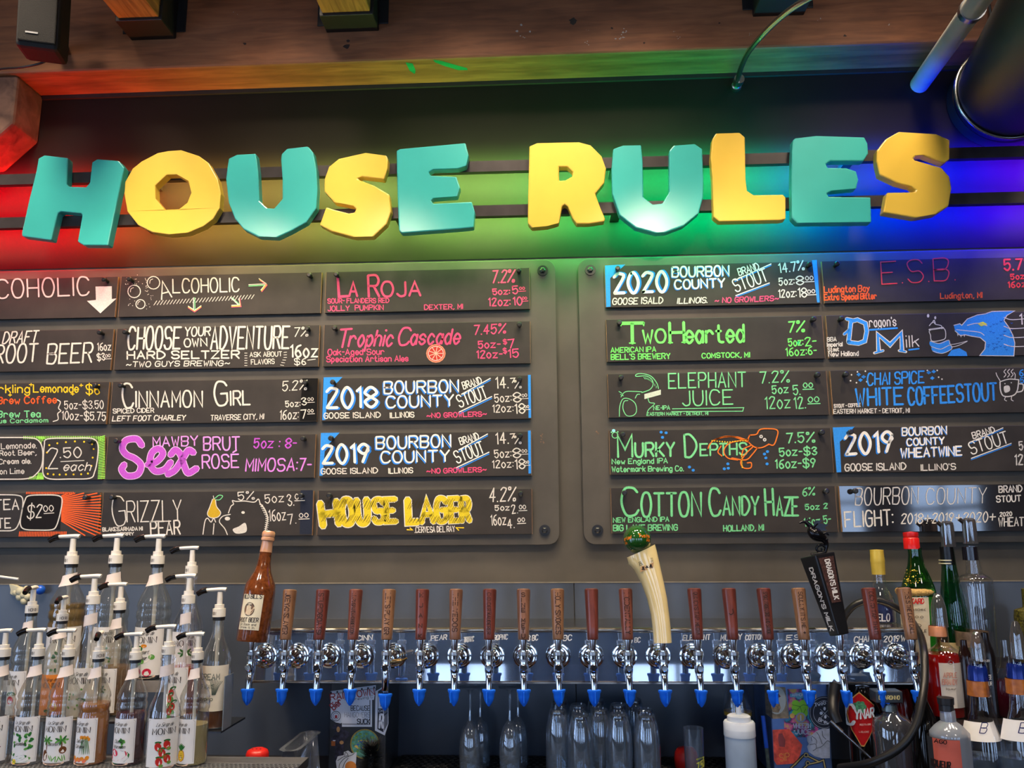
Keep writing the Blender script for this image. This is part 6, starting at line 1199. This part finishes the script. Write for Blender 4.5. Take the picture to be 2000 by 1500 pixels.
# 7 dark bottle right of it, 8 coffee bottle, 9 dark round bottle
Y=-.27; b0=ybase(1881,Y,LZ)
t=thing('liquor_bottle','dark brown-black bottle squeezed between the apple label bottle and the blue-banded one','bottle',P(1882,b0,Y))
lathe_px(MB(),[(b0,0),(b0,11),(1290,11.5),(1276,10),(1262,6),(1250,5.5),(1249,0)],Y,1881).build('bottle_glass',mat('dark_brown_glass',(30,16,14),.1,var=.2),t,smooth=50)
Y=-.25; b0=ybase(1922,Y,LZ)
t=thing('liquor_bottle','slim black coffee liqueur bottle with white lettering','bottle',P(1922,b0,Y))
lathe_px(MB(),[(b0,0),(b0,14),(1282,14),(1268,12),(1250,7),(1236,6),(1234,0)],Y,1922).build('bottle_glass',mat('coffee_black',(20,16,18),.2,var=.1),t,smooth=50)
ctext(t,[('TURKISH',1911,1292,1934,1292,4,.8),('COFFEE',1910,1326,1936,1326,8,1.5),('LIQUEUR',1910,1338,1936,1338,7,1.3),('orange',1914,1360,1934,1360,4,.7)],Y,1922,1320,14.2,(206,204,206))
Y=-.255; b0=ybase(1961,Y,LZ)
t=thing('liquor_bottle','round bottle of dark red liqueur between the two blue-banded bottles','bottle',P(1960,b0,Y))
lathe_px(MB(),[(b0,0),(b0,18),(b0-4,22),(1345,23),(1320,19),(1300,11),(1270,7),(1250,6.5)],Y,1961).build('bottle_glass',CLEAR,t,smooth=50)
lq(t,[(b0-2,20),(b0-5,22),(1345,23),(1328,21)],Y,1961,(58,10,22),'plum_liqueur',.2)
# 10-11 blue banded bottles
for cx,y0,lb_ in((1908,1232,'clear flared bottle with blue and orange neck bands and white collar label, left'),(1984,1212,'clear flared bottle with blue and orange bands at the right edge')):
    Y=-.44 if cx<1950 else -.47; dy=0 if cx<1950 else -4; b0=ybase(cx,Y,FZ)
    t=thing('liquor_bottle',lb_,'bottle',P(cx,b0,Y),'blue-banded clear bottles')
    lathe_px(MB(),[(b0,0),(b0,34),(1470,35),(1440,34),(1415+dy,27),(1390+dy,20),(1362+dy,17),(1330+dy,16.5),(1300+dy,15),(1285+dy,12)],Y,cx).build('bottle_glass',CLEAR,t,smooth=50)
    lathe_px(MB(),[(1328+dy,17.4),(1304+dy,16.2),(1299+dy,14)],Y,cx,n=24).build('blue_band',mat('cobalt_foil',(20,44,130),.22,.3,var=.15),t,smooth=40)
    lathe_px(MB(),[(1358+dy,18.2),(1328.5+dy,17.5)],Y,cx,n=24).build('orange_band',mat('orange_tiles',(206,124,50),.35,.1,var=.5,scale=45,dark=(150,84,44)),t,smooth=40)
    pourer(t,cx-2,1290+dy,y0,12.5,Y,dome=1)
    l=wrp('collar_label',PAPER,t,[(1440,35.5),(1428+dy/2,32),(1405+dy,25)],Y,cx,-1.35,1.35,.0008); ctext(t,[('B',cx+2,1430,cx+14,1430,20,1.6,.2)],Y,cx,1420,31.5,(40,50,110),l)
    lq(t,[(b0-3,34),(1475,35)],Y,cx,(150,170,190),'clear_spirit',.85)
# 12 black-stoppered beige bottle with coral label
Y=-.50; b0=ybase(1853,Y,FZ)
t=thing('liquor_bottle','squat beige-shouldered bottle with black stopper and coral label, front right','bottle',P(1853,b0,Y))
lathe_px(MB(),[(b0,0),(b0,33),(1436,33),(1430,33),(1418,24),(1408,13),(1402,13),(1388,12.5),(1386,12)],Y,1850).build('bottle_glass',glass('frosted_glass',(206,190,170),.12,.5,.12,film=.35),t,smooth=50)
lathe_px(MB(),[(1388,12.6),(1376,12.2),(1375,13.6),(1362,14.2),(1360,0)],Y,1845+1,n=24).build('stopper',mat('stopper_black',(34,32,34),.4,var=.05),t,smooth=40)
lathe_px(MB(),[(b0-1,33.4),(1437,33.4)],Y,1850,n=30).build('dark_sleeve',mat('sleeve_dark',(44,46,50),.5,var=.05),t,smooth=40)
lb=wrp('bottle_label',mat('coral_label',(196,92,74),.5,var=.06),t,[(b0-2,33.4),(1437,33.4)],Y,1850,-1.2,.18,.0012); ctext(t,[('AGO',1829,1452,1846,1452,7,1.4),('LIQUEUR',1822,1500,1853,1500,13,2.2)],Y,1850,1470,34,(36,26,28),lb)
# 13 red-label black bottle, 14 square-capped clear bottle, 15 black bottle
Y=-.27; zc0=ZC-.0055; b0=ybase(1684,Y,zc0)
t=thing('liquor_bottle','black bottle with a red diamond label and white lettering under the right taps','bottle',P(1684,b0,Y))
lathe_px(MB(),[(b0,0),(b0,31),(1400,31),(1380,30),(1362,22),(1348,13),(1340,12),(1338,0)],Y,1684).build('bottle_glass',mat('black_bottle',(12,11,12),.08,var=.1),t,smooth=50)
kk=(D+Y)/F; qx=P(1684,1400,Y).x
def cylp(R_,off):
    def g(x,y): 
        q=P(x,y,Y-R_*kk*.9); dx=q.x-qx; return Vector((qx+dx,Y-math.sqrt(max(1e-6,(R_*kk)**2-dx*dx))-off,q.z))
    return g
g=cylp(31,.0012); s7=lambda pts:[g(x,y) for x,y in cz(1480,1320,2000/240,pts)]
def strips(poly,n=10):  # cut a convex outline in vertical strips so it bends with the glass
    xs=[min(p[0] for p in poly)+(max(p[0] for p in poly)-min(p[0] for p in poly))*i/n for i in range(n+1)]; out=[]
    def span(x):
        ys=[]
        for (a,b),(c_,d_) in zip(poly,poly[1:]+poly[:1]):
            if min(a,c_)<=x<=max(a,c_) and a!=c_: ys.append(b+(d_-b)*(x-a)/(c_-a))
        return min(ys),max(ys)
    xs[0]+=.01; xs[-1]-=.01
    for u,v in zip(xs,xs[1:]):
        a0_,a1_=span(u);b0_,b1_=span(v); out.append([(u,a0_),(v,b0_),(v,b1_),(u,a1_)])
    return out
DM_=[(1640,275),(1880,480),(1840,900),(1705,1165),(1550,860),(1490,470)]
for nm,gr,o,cc in(('label_border',1.05,.0010,(200,150,80)),('red_label',1.,.0014,(176,20,24))):
    mx_,my_=1685,680; m=MB(); g=cylp(31,o)
    for st in strips([(mx_+(x-mx_)*gr,my_+(y-my_)*gr) for x,y in DM_]): m.add([g(x,y) for x,y in cz(1480,1320,2000/240,st)],[(0,1,2,3)])
    m.build(nm,ink(cc),t,fix=False)
g=cylp(31,.002); m=MB()
for x,y in((1600,480),(1640,450),(1690,450),(1620,520),(1670,510),(1720,500),(1650,560),(1700,560)): m.add([g(*cz(1480,1320,2000/240,[(x+38*math.cos(6.28*i/10),y+42*math.sin(6.28*i/10))])[0]) for i in range(10)],[tuple(range(10))])
m.build('artichoke_picture',mat('artichoke',(70,140,90),.4,var=.4,scale=250),t,fix=False)
ctext(t,[('C',1657,1416,1669,1416,38,5),('YNAR',1670,1404,1704,1398,17,3.4)],Y,1684,1400,32.6,(206,208,210)); ctext(t,[('RICETTA ORIG.',1678,1416,1698,1414,3,.6),('LIQUORE',1677,1430,1694,1429,3,.5)],Y,1684,1400,32.4,(220,170,160),name='small_lettering')
Y=-.33; b0=ybase(1738,Y,zc0)
t=thing('liquor_bottle','clear square-shouldered bottle with a wide flat black lettered cap','bottle',P(1738,b0,Y))
lathe_px(MB(),[(b0,0),(b0,34),(1440,35),(1412,34),(1402,28),(1394,16),(1386,12),(1374,12)],Y,1739,n=32,sy=.9).build('bottle_glass',glass('grey_glass',(196,204,214),.14,.85,.03,film=.06),t,smooth=50)
lathe_px(MB(),[(1388,13),(1376,12.4)],Y,1736,n=20).build('neck_sleeve',mat('sleeve_grey',(120,132,134),.35,.6),t,smooth=40)
q0=P(1711,1373,Y-.02);q1=P(1762,1350,Y-.02); MB().box((q0.x,Y-.022,q0.z),(q1.x,Y+.022,q1.z)).build('flat_cap',mat('cap_slate',(44,52,62),.4,var=.05),t,bevel=.002)
m=MB(); text(m,'DISARONNO',(1717,1366),(1757,1366),7,1.3,lambda p:P(p.x,p.y,Y-.0226),0,(0,-1)); m.build('cap_lettering',ink((214,200,140)),t,fix=False)['kind']='stuff'
Y=-.40; b0=ybase(1802,Y,zc0)
t=thing('liquor_bottle','plain black wine-shouldered bottle inside the hose loop, lower right','bottle',P(1802,b0,Y))
lathe_px(MB(),[(b0,0),(b0,24),(1440,24),(1400,20),(1380,13),(1368,9),(1362,8.5),(1361,0)],Y,1800).build('bottle_glass',mat('black_bottle',(0,0,0)),t,smooth=50)
Y=-.16; b0=ybase(1762,Y,zc0)
t=thing('liquor_bottle','dark red bottle half hidden behind the flat-capped bottle','bottle',P(1760,b0,Y))
lathe_px(MB(),[(b0,0),(b0,20),(1400,20),(1380,18),(1360,15),(1345,11),(1342,0)],Y,1760).build('bottle_glass',mat('wine_glass_red',(96,18,18),.12,trans=.2,var=.3,scale=12),t,smooth=50)
